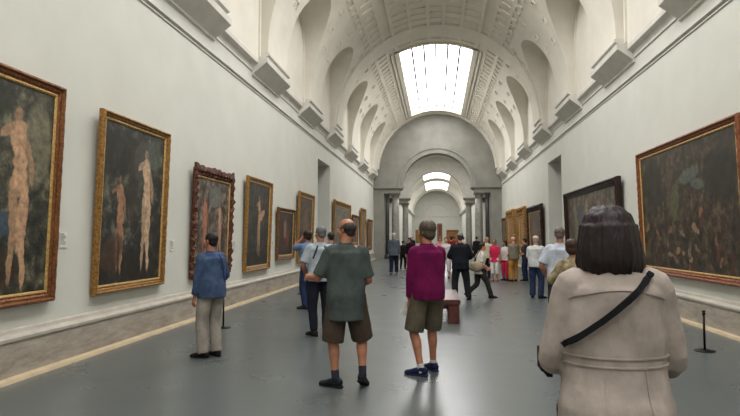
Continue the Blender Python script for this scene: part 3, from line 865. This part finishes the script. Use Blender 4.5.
        tx = Vector((-sg*.15, 1, .5)) if abs(d.y) < .75 else Vector((-sg*.4, .1, 1))
        hand(bm, wr[i], d, tx, Vector((-sg, 0, 0)) if abs(d.x) < .8 else Vector((0, 0, -1)), s*(.95 if f else 1.0), pose.get('curl', [26, 26])[i])
        B = (.086 if not f else .088)*s*g
        k1, k2 = hips[i], knees[i]; a_ = ank[i]
        calf = k2.lerp(a_, .3)+(-(Vector((-math.sin(R(feet[i][3])), math.cos(R(feet[i][3])), 0)))*.008*s)
        tube(bm, [k1+Vector((-sg*.01*s, 0, .03*s)), k1.lerp(k2, .2), k1.lerp(k2, .6), k2, calf, k2.lerp(a_, .68), a_],
             [B*1.05, B*1.02, B*.82, B*.64, B*.66, B*.48, B*.40], (1, 0, 0), 18, 3)
        fw, q = foot_frame(feet[i], a_)
        tube(bm, [q(-.05, .04), q(0, .042), q(.06, .034), q(.12, .022), q(.17, .018)], [(.03*s, .03*s), (.034*s, .038*s), (.037*s, .030*s), (.041*s, .018*s), (.034*s, .013*s)], fw.cross(Vector((0, 0, 1))), 12, 3)
    remesh(bm, 'body', vb, sk, root, 3)
    # face
    for sg in (-1, 1):
        bm = bmesh.new(); ell(bm, hv(sg*.031, .079, .004), hr(.0125, .0115, .008), HR, 12); e_ = link('eye', bm, M['eye'], root, True)
        bm = bmesh.new(); ell(bm, hv(sg*.031, .0885, .004), hr(.0055, .0035, .0055), HR, 10); link('iris', bm, M['iris'], e_, True)
    bm = bmesh.new(); ell(bm, hv(0, .086, -.058), hr(.023, .008, .0045), HR, 12); ell(bm, hv(0, .086, -.066), hr(.019, .008, .005), HR, 12); link('mouth', bm, M['lip'], root, True)
    # --- hair
    if hair:
        st, hc = hair; hm = hairmat(hc); bm = bmesh.new(); v2 = min(vc, .008)
        if st == 'short':
            ell(bm, hv(0, -.022, .046), hr(.083, .097, .084), HR, 22); ell(bm, hv(0, -.052, -.012), hr(.070, .058, .062), HR, 18)
            for sg in (-1, 1): ell(bm, hv(sg*.068, -.002, .018), hr(.014, .022, .03), HR)
        elif st == 'full':
            ell(bm, hv(0, -.024, .048), hr(.094, .105, .092), HR, 22); ell(bm, hv(0, -.050, -.02), hr(.084, .066, .082), HR, 18)
            for sg in (-1, 1): ell(bm, hv(sg*.074, .006, .0), hr(.018, .03, .05), HR)
        elif st == 'bald':
            ell(bm, hv(0, -.036, .026), hr(.083, .084, .070), HR, 20); ell(bm, hv(0, -.06, -.03), hr(.060, .045, .045), HR, 16)
            for sg in (-1, 1): ell(bm, hv(sg*.070, -.008, .02), hr(.014, .028, .028), HR)
        elif st == 'bob':
            R0 = Hc
            secs = [(.125, .028, .03, -.02), (.110, .060, .066, -.02), (.08, .084, .096, -.022), (.03, .096, .106, -.03), (-.03, .102, .102, -.042), (-.08, .104, .092, -.048), (-.115, .092, .078, -.05), (-.135, .068, .056, -.05)]
            rl = random.Random(3)
            for k in range(34):
                a = 2*PI*k/34+rl.uniform(-.08, .08)
                if abs(((a-PI/2+PI) % (2*PI))-PI) < .75: continue
                ca, sa = math.cos(a), math.sin(a); L = rl.uniform(-.165, -.13); o1 = rl.uniform(.96, 1.05); o2 = rl.uniform(.78, 1.0)
                cc = lambda x, y, z: Vector((R0.x+x*s, R0.y+y*s, R0.z+z*s))
                tube(bm, [cc(.088*ca*o1, .100*sa*o1-.028, .05), cc(.100*ca*o1, .100*sa*o1-.04, -.05), cc(.102*ca*o1, .088*sa*o1-.048, -.10), cc(.092*ca*o2, .074*sa*o2-.05, L)],
                     [.012*s, .017*s, .016*s, .006*s], (1, 0, 0), 8, 3)
            stack(bm, [((R0.z+z*s), rx*s, ry*s, R0.x-cy_*math.sin(hy)*s, R0.y+cy_*math.cos(hy)*s) for z, rx, ry, cy_ in secs][::-1], sq=2.15)
        elif st == 'long':
            ell(bm, hv(0, -.024, .044), hr(.090, .104, .090), HR, 22)
            tube(bm, [hv(0, -.05, .05), hv(0, -.07, -.03), hv(0, -.08, -.12), hv(0, -.08, -.19)], [(.085*s, .06*s), (.088*s, .05*s), (.08*s, .04*s), (.05*s, .025*s)], (1, 0, 0), 16, 3)
            for sg in (-1, 1): tube(bm, [hv(sg*.06, .0, .05), hv(sg*.078, .0, -.01), hv(sg*.078, -.02, -.09)], [.025*s, .025*s, .02*s], (1, 0, 0), 12, 3)
        ridge_c.x, ridge_c.y = Hc.x, Hc.y
        remesh(bm, 'hair', v2, hm, root, 3, .004*s, 40, ridge=.006*s if st in ('bob', 'long', 'full') else .002)
    if cap:
        bm = bmesh.new(); ell(bm, hv(0, -.015, .062), hr(.090, .104, .072), HR, 22)
        if cap[0] == 'cap': tube(bm, [hv(0, .05, .058), hv(0, .10, .050), hv(0, .155, .040)], [(.075*s, .012*s), (.07*s, .006*s), (.045*s, .005*s)], HR@Vector((1, 0, 0)), 14, 3)
        else: ell(bm, hv(0, -.01, .045), hr(.135, .145, .010), HR, 24)
        remesh(bm, 'hat', min(vc, .008), fab('hat_%d_%d_%d' % cap[1], cap[1]), root, 3)
    # --- lower garment
    def leggarment(bm, endfrac, r_top, r_knee, r_end, rise=1.02, crotch=.82):
        stack(bm, [sec(z, rx+.014, ry+.014, cy) for z, rx, ry, cy in TS_ if z <= 1.06] , sq=2.3)
        for i, sg in enumerate((-1, 1)):
            h, k, a_ = hips[i], knees[i], ank[i]
            h = h+Vector((sg*.004*s, 0, 0))
            if endfrac <= 1:
                e = h.lerp(k, endfrac); e = k + (a_-k)*(.06) if endfrac == 1 else e
                tube(bm, [h+Vector((0, 0, .03*s)), h.lerp(e, .5), e], [r_top*s*g, (r_top+r_end)/2*s*g, r_end*s*g], (1, 0, 0), 20, 4, .0)
            else:
                e = k.lerp(a_, endfrac-1)
                tube(bm, [h+Vector((0, 0, .03*s)), h.lerp(k, .5), k, k.lerp(e, .5), e], [r_top*s*g, (r_top*.5+r_knee*.5)*s*g, r_knee*s*g, (r_knee*.45+r_end*.55)*s*g, r_end*s*g], (1, 0, 0), 20, 4, .0)
    lt, lc = legs[0], legs[1]; lname = '%s_%d_%d_%d' % ((lt,)+tuple(lc)); lm = fab(lname, lc)
    bm = bmesh.new()
    if lt == 'trousers': leggarment(bm, 2.02, .108, .082, legs[2] if len(legs) > 2 else .070); nm = 'trousers'
    elif lt == 'slim': leggarment(bm, 1.97, .104, .078, .058); nm = 'trousers'
    elif lt == 'capri': leggarment(bm, 1.45, .108, .080, .074); nm = 'cropped_trousers'
    elif lt == 'shorts': leggarment(bm, legs[2] if len(legs) > 2 else .88, .112, .11, .112); nm = 'shorts'
    remesh(bm, nm, vc, lm, root, 4, .010*s, 9)
    # --- upper garment
    tt, tc = top[0], top[1]; opt = top[2] if len(top) > 2 else {}
    tm = opt.get('mat') or fab('%s_%d_%d_%d' % ((tt,)+tuple(tc)), tc)
    hem = opt.get('hem', .88); ease = opt.get('ease', .022); flare = opt.get('flare', .012); slv = opt.get('sleeve', 1.0); sr = opt.get('sr', 1.0)
    bm = bmesh.new()
    T2 = [t for t in TS_ if t[0] > hem+.03]
    w0 = [t for t in TS_ if t[0] <= hem+.03]
    base = w0[-1] if w0 else TS_[0]
    hipw = max(t[1] for t in TS_[:3]); hipd = max(t[2] for t in TS_[:3])
    secs = []
    if hem < .84:
        secs = [(hem, hipw+flare*2.0, hipd+flare*2.0, -.012), ((hem+.9)/2, hipw+flare*1.2, hipd+flare*1.2, -.012)]
        T2 = [t for t in TS_ if t[0] >= .90]
    else: secs = [(hem, hipw+flare, hipd+flare, -.012)]
    ss = []
    for z, rx, ry, cy in secs: ss.append(sec(z, rx, ry, cy, ease*.6*s))
    for z, rx, ry, cy in T2:
        wst = opt.get('waist', .5)       # loosen the waist
        if z < 1.25: rx = rx+(hipw-rx)*wst; ry = ry+(hipd-ry)*wst*.7
        ss.append(sec(z, rx, ry, cy, ease*(1 if z < 1.42 else .55)*s))
    stack(bm, ss, sq=2.15)
    if opt.get('collar', 1): tube(bm, [nb-up*.03*s, nb+Vector((0, -.004, .028*s))], [(nk*1.55, nk*1.4), (nk*1.28, nk*1.2)], (1, 0, 0), 18, 3, 0)
    for i, sg in enumerate((-1, 1)):
        A = (.052 if not f else .044)*s*g+.009*s*sr
        u0 = spine(1.395)+Vector((sg*shx*.5, 0, 0))
        if slv > 1:
            e = el[i].lerp(wr[i], slv-1)
            tube(bm, [u0, sh[i]+Vector((0, 0, .004)), sh[i].lerp(el[i], .45), el[i], el[i].lerp(e, .5), e], [A*.8, A*1.1, A*1.02, A*.95, A*.88, A*.74], (0, 1, 0), 18, 4, 0)
        else:
            e = sh[i].lerp(el[i], slv)
            tube(bm, [u0, sh[i]+Vector((0, 0, .004)), sh[i].lerp(e, .5), e], [A*.8, A*1.1, A*1.08, A*1.08], (0, 1, 0), 18, 4, 0)
    up_ob = remesh(bm, {'coat': 'coat', 'jacket': 'jacket', 'sweater': 'sweater'}.get(tt, 'shirt'), vc, tm, root, 4, (.011 if near else .009)*s, opt.get('ff', 8))
    # --- shoes and socks
    for i in (0, 1):
        a_ = ank[i]; fw, q = foot_frame(feet[i], a_); sd = fw.cross(Vector((0, 0, 1)))
        if socks:
            bm = bmesh.new(); u = (knees[i]-a_).normalized()
            tube(bm, [a_-u*.05*s, a_+u*.02*s, a_+u*socks[1]*s], [.043*s, .041*s, .043*s], (1, 0, 0), 16, 3, 0)
            remesh(bm, 'sock', vb, fab('sock_%d_%d_%d' % socks[0], socks[0]), root, 2)
        bm = bmesh.new()
        tube(bm, [q(-.075, .045), q(-.05, .05), q(0, .052), q(.06, .045), q(.12, .034), q(.175, .028), q(.195, .024)],
             [(.028*s, .034*s), (.039*s, .046*s), (.042*s, .050*s), (.045*s, .041*s), (.050*s, .030*s), (.042*s, .022*s), (.024*s, .014*s)], sd, 16, 4, .3)
        tube(bm, [q(-.01, .06), q(-.012, .098)], [(.045*s, .048*s), (.046*s, .050*s)], sd, 16, 2, 0)
        so = remesh(bm, 'shoe', max(.006, vb), fab('shoe_%d_%d_%d' % shoes, shoes, rough=.6), root, 3)
        bm = bmesh.new()
        tube(bm, [q(-.085, .012), q(-.05, .012), q(.02, .012), q(.11, .012), q(.18, .014), q(.205, .016)], [(.028*s, .012*s), (.043*s, .013*s), (.043*s, .013*s), (.053*s, .013*s), (.042*s, .012*s), (.02*s, .01*s)], sd, 16, 4, .3)
        remesh(bm, 'sole', .006, fab('sole_%d_%d_%d' % sole, sole), so, 2)
    return dict(root=root, top=up_ob, hand=wr, elbow=el, sh=sh, s=s, nb=nb, head=Hc, dz=dz)
def foot_frame(ft, a):
    yw, pt = R(ft[3]), R(ft[4]); sc = a.z/(.082+ft[2]) if ft[2] == 0 else None
    fw = Vector((-math.sin(yw), math.cos(yw), 0)); z = Vector((0, 0, 1))
    s = foot_frame.s
    if pt:
        c, sn = math.cos(pt), math.sin(pt); f2 = fw*c - z*sn; u2 = z*c + fw*sn
    else: f2, u2 = fw, z
    def q(d, h): return a + f2*d*s + u2*(h-.082)*s
    return f2, q
foot_frame.s = 1.0
HM = {}
def hairmat(c):
    if c in HM: return HM[c]
    t = NT('hair'); co = t.coord()
    mp = t.new('ShaderNodeMapping'); t.link(co, mp.inputs[0]); mp.inputs['Scale'].default_value = (60, 60, 5)
    f = t.noise(mp.outputs[0], 1.5, 3)
    t.link(t.ramp(f, [(.3, lin(tuple(v*.6 for v in c))), (.7, lin(c))]), t.b.inputs['Base Color'])
    t.b.inputs['Roughness'].default_value = .55; t.b.inputs['Specular IOR Level'].default_value = .3
    t.bump(f, .5, .01); HM[c] = t.m; return t.m
_person = person
def person(*a, **k):
    foot_frame.s = (a[2] if len(a) > 2 else k['H'])/1.75
    return _person(*a, **k)
def surf_strap(P, name, pts, width, mat, parent, front=None, th=.004, sides='back'):
    """ribbon laid over a garment. pts: list of (x,z,side) in the person's own frame, side -1 back, +1 front"""
    ob = P['top']; me = ob.data
    bv = BVHTree.FromPolygons([v.co for v in me.vertices], [tuple(p.vertices) for p in me.polygons])
    out = []
    for (x, z, sd) in pts:
        h = bv.ray_cast(Vector((x, sd*1.0, z)), Vector((0, -sd, 0)))
        if h[0] is None:
            h = bv.find_nearest(Vector((x, 0, z)))
        out.append((h[0], h[1]))
    bm = bmesh.new(); prev = None
    n = len(out)
    for i, (p, nn) in enumerate(out):
        t = (out[min(i+1, n-1)][0]-out[max(0, i-1)][0]).normalized(); w = t.cross(nn).normalized()*width/2
        ring = [bm.verts.new(p+w-nn*.004), bm.verts.new(p+w+nn*(th+.004)), bm.verts.new(p-w+nn*(th+.004)), bm.verts.new(p-w-nn*.004)]
        if prev:
            for j in range(4): bm.faces.new((prev[j], prev[(j+1) % 4], ring[(j+1) % 4], ring[j]))
        prev = ring
    return link(name, bm, mat, parent), out
def segp(a, b, n, sd): return [(a[0]+(b[0]-a[0])*i/n, a[1]+(b[1]-a[1])*i/n, sd) for i in range(n+1)]

# 1 woman in the pale coat
coatm = fabric('pale_taupe_cotton_coat', (170, 158, 149), 300, .3)
P = person((.635, 2.19), 0, 1.745, 'woman with dark bobbed hair in pale taupe coat, nearest the camera, seen from behind', near=2, sex='f', build=1.01,
    pose=dict(hands=[(-.10, .27, 1.10), (.12, .27, 1.08)], poles=[(-.55, -.6, -.8), (.55, -.6, -.8)], head=(0, -8), lean=.015, drop=.062, curl=[38, 38]),
    top=('coat', (180, 170, 158), dict(mat=coatm, hem=.52, ease=.022, flare=.030, sleeve=1.86, sr=1.3, waist=.45, ff=7)),
    legs=('trousers', (50, 52, 60)), shoes=(40, 36, 34), hair=('bob', (34, 20, 20)))
coat = P['top']; rt = P['root']
k_ = P['s']
def seam(pts, w=.006, name='seam'):
    o, _ = surf_strap(P, name, pts, w*.8, coatm, coat, th=.0012); return o
arc = [(x, 1.372+.035*math.cos(x/.17*1.5)-.02, -1) for x in [-.165+.33*i/24 for i in range(25)]]
seam(arc)
seam([(-.185+.37*i/24, 1.155, -1) for i in range(25)], .007); seam([(-.185+.37*i/24, 1.125, -1) for i in range(25)], .007)
for x0 in (-.062, .07): seam([(x0-(.02 if x0 < 0 else -.02)*i/16, 1.115-.5*i/16, -1) for i in range(17)], .006, 'pleat')
bag = empty('shoulder_bag', (.635, 2.17, 0)); tag(bag, 'black cross-body bag on the back and left hip of woman in taupe coat', 'bag')
blk = fab('black_strap', (26, 26, 30))
path = segp((.120, 1.445), (-.190, 1.185), 26, -1)
o, out = surf_strap(P, 'strap', path, .021, blk, bag, th=.005)
path2 = segp((.120, 1.44), (-.12, 1.10), 20, 1)
surf_strap(P, 'strap', path2, .021, blk, bag, th=.005)
bm = bmesh.new(); box(bm, -.24, -.18, .08, .22, 1.04, 1.16); bmesh.ops.bevel(bm, geom=bm.edges[:], offset=.02, segments=3, affect='EDGES'); link('pouch', bm, blk, bag)

# 2 man in grey-green shirt
P = person((-.965, 6.02), 4, 1.775, 'balding man in grey-green shirt and brown shorts, seen from behind, head turned left', near=2, build=1.03, skin='skin_tan',
    pose=dict(feet=[(-.105, .0, 0, 62, 0), (.175, .02, .035, -12, 24)], hands=[(-.42, .20, 1.12), (.17, .24, 1.04)], poles=[(-.1, -.7, -1), (.45, -1, -.3)], head=(58, 2), lean=.01, curl=[18, 40], pelvis=(.0, .0)),
    top=('shirt', (72, 80, 77), dict(hem=.70, ease=.024, flare=.0, sleeve=.95, sr=1.5, waist=1.0)),
    legs=('shorts', (76, 64, 54), 1.0), shoes=(30, 31, 38), socks=((48, 52, 66), .10), hair=('bald', (58, 50, 46)))
# 3 visitor in magenta
P = person((-.115, 6.70), 24, 1.775, 'visitor in magenta jersey and khaki shorts holding a white leaflet, blue shoes', near=2, sex='m', build=.98, skin='skin_tan',
    pose=dict(feet=[(-.10, -.04, 0, 44, 0), (.13, .14, 0, 8, 0)], hands=[(-.215, .06, .72), (.19, .17, .84)], poles=[(-.5, -1, -.1), (.6, -1, -.2)], head=(28, 2), lean=.01, curl=[42, 35]),
    top=('sweater', (102, 16, 66), dict(hem=.865, ease=.030, flare=.010, sleeve=1.9, sr=1.5, waist=1.0)),
    legs=('shorts', (92, 84, 70), .98), shoes=(28, 31, 64), sole=(44, 48, 80), socks=((206, 206, 206), .05), hair=('full', (92, 80, 66)))
h = P['hand'][0]; r_ = P['root']
lf = empty('leaflet', (0, 0, 0)); tag(lf, 'white folded leaflet held low in the left hand of the magenta-jersey visitor', 'leaflet')
mw = Matrix.Translation(r_.location) @ Matrix.Rotation(R(24), 4, 'Z')
hw = mw @ (h+Vector((-.012, .045, -.085))); lf.location = hw; lf.rotation_euler = (R(10), R(25), R(30))
bm = bmesh.new(); box(bm, -.05, .05, -.0015, .0015, -.105, .04); link('sheet', bm, M['paper'], lf)
bm = bmesh.new(); box(bm, -.045, .05, .0025, .0045, -.10, .045); link('sheet', bm, M['paper'], lf)
# 4 man in blue jacket at left
den = mottled('blue_denim', (72, 90, 116), (44, 58, 86), 9, .9, .3, 0, .15, 16)
P = person((-2.985, 7.33), 58, 1.635, 'dark-haired man in blue denim jacket and light trousers studying the left wall pictures', near=2, skin='skin_tan', build=1.02,
    pose=dict(feet=[(-.10, .03, 0, 24, 0), (.09, -.02, 0, -4, 0)], hands=[(-.24, .07, .80), (.15, .25, 1.06)], poles=[(-.5, -1, -.2), (.8, -.8, -.4)], head=(16, 4), lean=.02, curl=[30, 40]),
    top=('jacket', (84, 108, 146), dict(mat=den, hem=.84, ease=.034, flare=.014, sleeve=1.92, sr=1.7, waist=.9)),
    legs=('trousers', (158, 150, 140), .082), shoes=(28, 27, 30), hair=('short', (30, 26, 26)))
surf_strap(P, 'strap', segp((.05, 1.345), (.13, .98), 22, -1), .022, fab('navy_strap', (44, 58, 96)), P['root'])
# 5 light-blue shirt, hand at face
P = person((-2.86, 12.5), 55, 1.73, 'dark-haired visitor in light blue shirt raising a hand to face by left wall', near=1, skin='skin_tan',
    pose=dict(feet=[(-.09, .0, 0, 20, 0), (.10, .06, 0, -12, 0)], hands=[(-.05, .17, 1.56), (.20, .1, .84)], poles=[(-.6, .2, -1), (.5, -1, -.2)], head=(8, 0), curl=[35, 26]),
    top=('shirt', (112, 138, 172), dict(hem=.90, ease=.028, sleeve=.9, sr=1.6, waist=.9)),
    legs=('slim', (44, 56, 86)), shoes=(40, 44, 60), hair=('full', (46, 34, 28)))
# companion beside
P = person((-2.48, 13.25), 30, 1.70, 'dark-haired visitor half hidden behind the light blue shirt', near=0, skin='skin',
    pose=dict(feet=[(-.09, 0, 0, 10, 0), (.09, .03, 0, -8, 0)]), top=('shirt', (70, 82, 110), dict(hem=.88, sleeve=.9, sr=1.5, waist=.8)),
    legs=('trousers', (46, 50, 62)), hair=('short', (40, 32, 28)))
# 6 white shirt, backpack straps
P = person((-1.88, 9.12), 18, 1.755, 'grey-haired man in pale blue-white shirt with dark straps over both shoulders', near=1, skin='skin_tan', build=1.03,
    pose=dict(feet=[(-.10, -.02, 0, 30, 0), (.10, .06, 0, -8, 0)], hands=[(-.22, .20, .98), (.20, .2, 1.0)], poles=[(-.7, -.8, -.4), (.7, -.8, -.4)], head=(30, 0), curl=[35, 35]),
    top=('shirt', (168, 178, 184), dict(hem=.88, ease=.030, sleeve=.85, sr=1.8, waist=1.0)),
    legs=('slim', (34, 36, 48)), shoes=(44, 38, 34), hair=('short', (112, 116, 116)))
navy = fab('strap_navy', (46, 54, 72))
for sg in (-1, 1):
    surf_strap(P, 'strap', segp((sg*.055, 1.445), (sg*.13, 1.24), 14, -1), .026, navy, P['root'])
    surf_strap(P, 'strap', segp((sg*.085, 1.43), (sg*.15, 1.20), 10, 1), .026, navy, P['root'])

# far visitors
def far(loc, hd, H, label, top, legs, hair, feet=None, hands=None, head=(0, 0), cap=None, sex='m', skin='skin', shoes=(40, 38, 40), socks=None, build=1.0, lean=.02, poles=None, pelvis=(0, 0), curl=None):
    po = dict(head=head, lean=lean, pelvis=pelvis)
    if feet: po['feet'] = feet
    if hands: po['hands'] = hands
    if poles: po['poles'] = poles
    if curl: po['curl'] = curl
    return person(loc, hd, H, label, 0, sex, skin, build, po, top, legs, shoes, (36, 34, 34), socks, hair, cap)
L_ = dict(sleeve=.9, sr=1.5, waist=.8, hem=.88); LS = dict(sleeve=1.9, sr=1.5, waist=.9, hem=.86, ease=.032)
far((-1.88, 25.0), 0, 1.80, 'man in grey jacket and dark jeans walking away near the left columns', ('jacket', (92, 102, 112), dict(LS, hem=.80)), ('trousers', (34, 42, 62)), ('short', (200, 200, 196)), cap=('cap', (206, 206, 202)), feet=[(-.11, -.12, 0, 4, 0), (.10, .16, 0, -4, 0)], build=1.1, shoes=(150, 140, 128))
far((-1.72, 29.0), -10, 1.45, 'small person in black walking beside the man in grey jacket', ('jacket', (28, 28, 32), LS), ('slim', (26, 26, 30)), ('short', (28, 24, 24)), feet=[(-.10, -.16, 0, 4, 0), (.10, .16, 0, -4, 0)])
far((-1.30, 27.6), 160, 1.58, 'woman in black top and rose cropped trousers left of the magenta jersey', ('shirt', (40, 22, 32), LS), ('capri', (150, 96, 98)), ('full', (42, 26, 24)), sex='f')
far((.59, 14.8), 3, 1.70, 'man in black long-sleeved shirt and grey cap standing with legs apart', ('shirt', (27, 30, 38), dict(LS, hem=.82, ease=.036)), ('trousers', (36, 38, 42)), ('short', (56, 54, 54)), cap=('cap', (120, 122, 122)), feet=[(-.15, .0, 0, 14, 0), (.20, -.04, 0, -18, 0)], hands=[(-.12, .24, 1.05), (.14, .24, 1.03)], poles=[(-1, -.4, -.5), (1, -.4, -.5)], build=1.1, shoes=(24, 28, 40))
WP = far((1.10, 15.3), -82, 1.50, 'woman in white top and dark trousers striding right with a beige shoulder bag', ('shirt', (214, 208, 198), dict(L_, hem=.80)), ('trousers', (52, 52, 50)), ('short', (44, 30, 26)), sex='f',
    feet=[(-.06, -.36, .05, 0, 32), (.06, .34, 0, 0, 0)], pelvis=(0, .0), hands=[(-.20, .22, .98), (.18, .22, 1.0)], lean=.09, poles=[(-.4, -1, -.2), (.4, -1, -.2)])
bg2 = empty('handbag', (1.10, 15.3, 0)); tag(bg2, 'slouchy beige shoulder bag on the hip of the striding woman in white', 'bag')
bm = bmesh.new(); ell(bm, (-.10, -.24, .83), (.17, .075, .13), None, 20); ell(bm, (-.12, -.24, .80), (.19, .07, .08), None, 20); remesh(bm, 'bag_body', .01, fab('beige_bag', (168, 152, 128)), bg2, 3, .01)
bm = bmesh.new(); tube(bm, [(-.19, -.22, .90), (-.10, -.20, 1.10), (.0, -.14, 1.235), (.04, -.16, 1.10), (.02, -.22, .90)], [.010]*5, (0, 1, 0), 8, 5); link('strap', bm, fab('beige_bag', (168, 152, 128)), bg2, True)
far((2.10, 21.3), 150, 1.53, 'person in hot pink top and white cropped trousers, right of the striding woman', ('shirt', (214, 48, 88), dict(L_, hem=.80)), ('capri', (226, 220, 214)), ('short', (150, 110, 80)), sex='f', skin='skin_tan', shoes=(170, 120, 100))
far((1.93, 22.6), 20, 1.60, 'person in cream jacket and dark trousers behind the hot pink top', ('jacket', (206, 196, 172), LS), ('trousers', (38, 34, 48)), ('short', (190, 160, 110)), feet=[(-.1, 0, 0, 10, 0), (.1, .05, 0, -10, 0)])
far((2.52, 21.7), 130, 1.47, 'dark-haired woman in white top and raspberry trousers among the right group', ('shirt', (222, 214, 208), L_), ('slim', (196, 48, 78)), ('long', (38, 26, 24)), sex='f', skin='skin_tan')
far((2.76, 21.2), 30, 1.60, 'bald-headed man in grey-olive vest shirt and ochre trousers among the right group', ('shirt', (128, 122, 106), dict(L_, ease=.04, sr=1.9)), ('trousers', (178, 128, 62)), None, cap=('cap', (214, 178, 160)), feet=[(-.12, 0, 0, 30, 0), (.12, .03, 0, -20, 0)], hands=[(-.1, .22, 1.05), (.1, .22, 1.05)], build=1.05)
far((3.22, 21.5), 60, 1.56, 'dark-haired visitor in white shirt and navy trousers partly behind the man in jeans', ('shirt', (60, 58, 66), dict(L_, hem=.9)), ('trousers', (40, 48, 74)), ('short', (34, 26, 26)), hands=[(-.15, .22, 1.0), (.2, .1, .8)])
far((2.57, 15.4), -14, 1.62, 'man with pinkish cap, pale grey shirt and blue jeans standing sideways at right', ('shirt', (196, 198, 196), dict(L_, hem=.88, ease=.034, sr=1.8)), ('trousers', (46, 58, 86), .078), ('short', (180, 172, 166)), cap=('cap', (214, 176, 160)), feet=[(-.10, .05, 0, 10, 0), (.12, -.04, 0, -50, 0)], head=(20, 0), hands=[(-.1, .26, 1.05), (.14, .24, 1.04)], build=1.08, shoes=(40, 44, 60))
person((1.96, 9.45), -8, 1.74, 'grey-haired man in pale blue shirt behind the khaki-topped woman at right', 1, 'm', 'skin_tan', 1.1, dict(head=(-10, 0), hands=[(-.22, .14, .95), (.15, .25, 1.1)], poles=[(-.8, -.8, -.3), (.7, -.8, -.4)]),
    ('shirt', (188, 194, 204), dict(L_, ease=.030, sr=1.6, hem=.85)), ('trousers', (58, 60, 68)), hair=('short', (118, 104, 98)))
KP = person((1.72, 7.55), 2, 1.545, 'brown-haired woman in patterned khaki top, just left of the taupe coat', 1, 'f', 'skin_tan', 1.08, dict(head=(-14, 0), hands=[(-.14, .22, 1.1), (.14, .22, 1.1)], poles=[(-.9, -.5, -.4), (.9, -.5, -.4)]),
    ('shirt', (150, 138, 98), dict(L_, mat=mottled('khaki_print', (160, 146, 114), (96, 84, 62), 16, .9, .2, 0, .1), sleeve=1.5, hem=.82)), ('trousers', (70, 66, 58)), hair=('full', (72, 46, 36)))
surf_strap(KP, 'strap', segp((.09, 1.24), (-.15, 1.03), 16, -1), .022, blk, KP['root'])
far((.35, 22.5), 175, 1.60, 'woman in white top seen between magenta jersey and man in black', ('shirt', (214, 206, 204), L_), ('capri', (204, 196, 196)), ('short', (60, 40, 34)), sex='f')
far((.66, 27.0), 0, 1.66, 'person in dark red top standing beyond the man in black', ('shirt', (136, 30, 44), LS), ('trousers', (50, 44, 50)), ('short', (70, 48, 38)))
far((.12, 25.0), 180, 1.62, 'fair-haired woman in salmon pink top just right of magenta jersey', ('shirt', (220, 140, 136), L_), ('trousers', (90, 70, 72)), ('full', (150, 96, 60)), sex='f')
far((2.62, 31.0), 10, 1.62, 'person in maroon top standing by the right columns', ('shirt', (84, 34, 38), LS), ('trousers', (44, 40, 46)), ('short', (60, 40, 34)))
far((2.3, 34.0), 0, 1.66, 'person in black by the right columns, left of the maroon top', ('jacket', (34, 32, 36), LS), ('trousers', (40, 40, 44)), ('short', (40, 30, 26)))
far((-2.0, 47.0), 170, 1.68, 'distant person in dark clothes in the vestibule at left', ('jacket', (44, 40, 44), LS), ('trousers', (50, 48, 54)), ('short', (50, 38, 32)))
far((-.9, 40.0), 0, 1.70, 'distant person in brown jacket near the archway centre', ('jacket', (92, 62, 46), LS), ('trousers', (50, 50, 60)), ('short', (50, 36, 30)))
far((1.2, 43.0), 20, 1.72, 'distant person in rust-red top below the archway', ('shirt', (150, 52, 40), LS), ('trousers', (40, 40, 52)), ('short', (60, 42, 34)))
far((1.75, 39.0), -20, 1.66, 'distant person in pale shirt below the right of the archway', ('shirt', (190, 180, 170), L_), ('trousers', (60, 56, 62)), ('short', (70, 52, 40)))
# ------------------------------------------------------------------ light, world, camera
w = bpy.data.worlds.new('World'); S.world = w; w.use_nodes = True
bg = w.node_tree.nodes['Background']; bg.inputs[0].default_value = (.75, .85, 1, 1); bg.inputs[1].default_value = .6
cam = bpy.data.cameras.new('camera'); co = bpy.data.objects.new('camera', cam); COL.objects.link(co)
cam.sensor_width = 36; cam.lens = 570/740*36; cam.clip_end = 300; cam.clip_start = .05
co.location = (0, 0, 1.57); co.rotation_euler = (PI/2+.05258, 0, .11685)
S.camera = co
S.view_settings.view_transform = 'Standard'; S.view_settings.look = 'None'
S.view_settings.exposure = 0.0; S.view_settings.gamma = 1
try: S.view_settings.use_curve_mapping = False
except Exception: pass
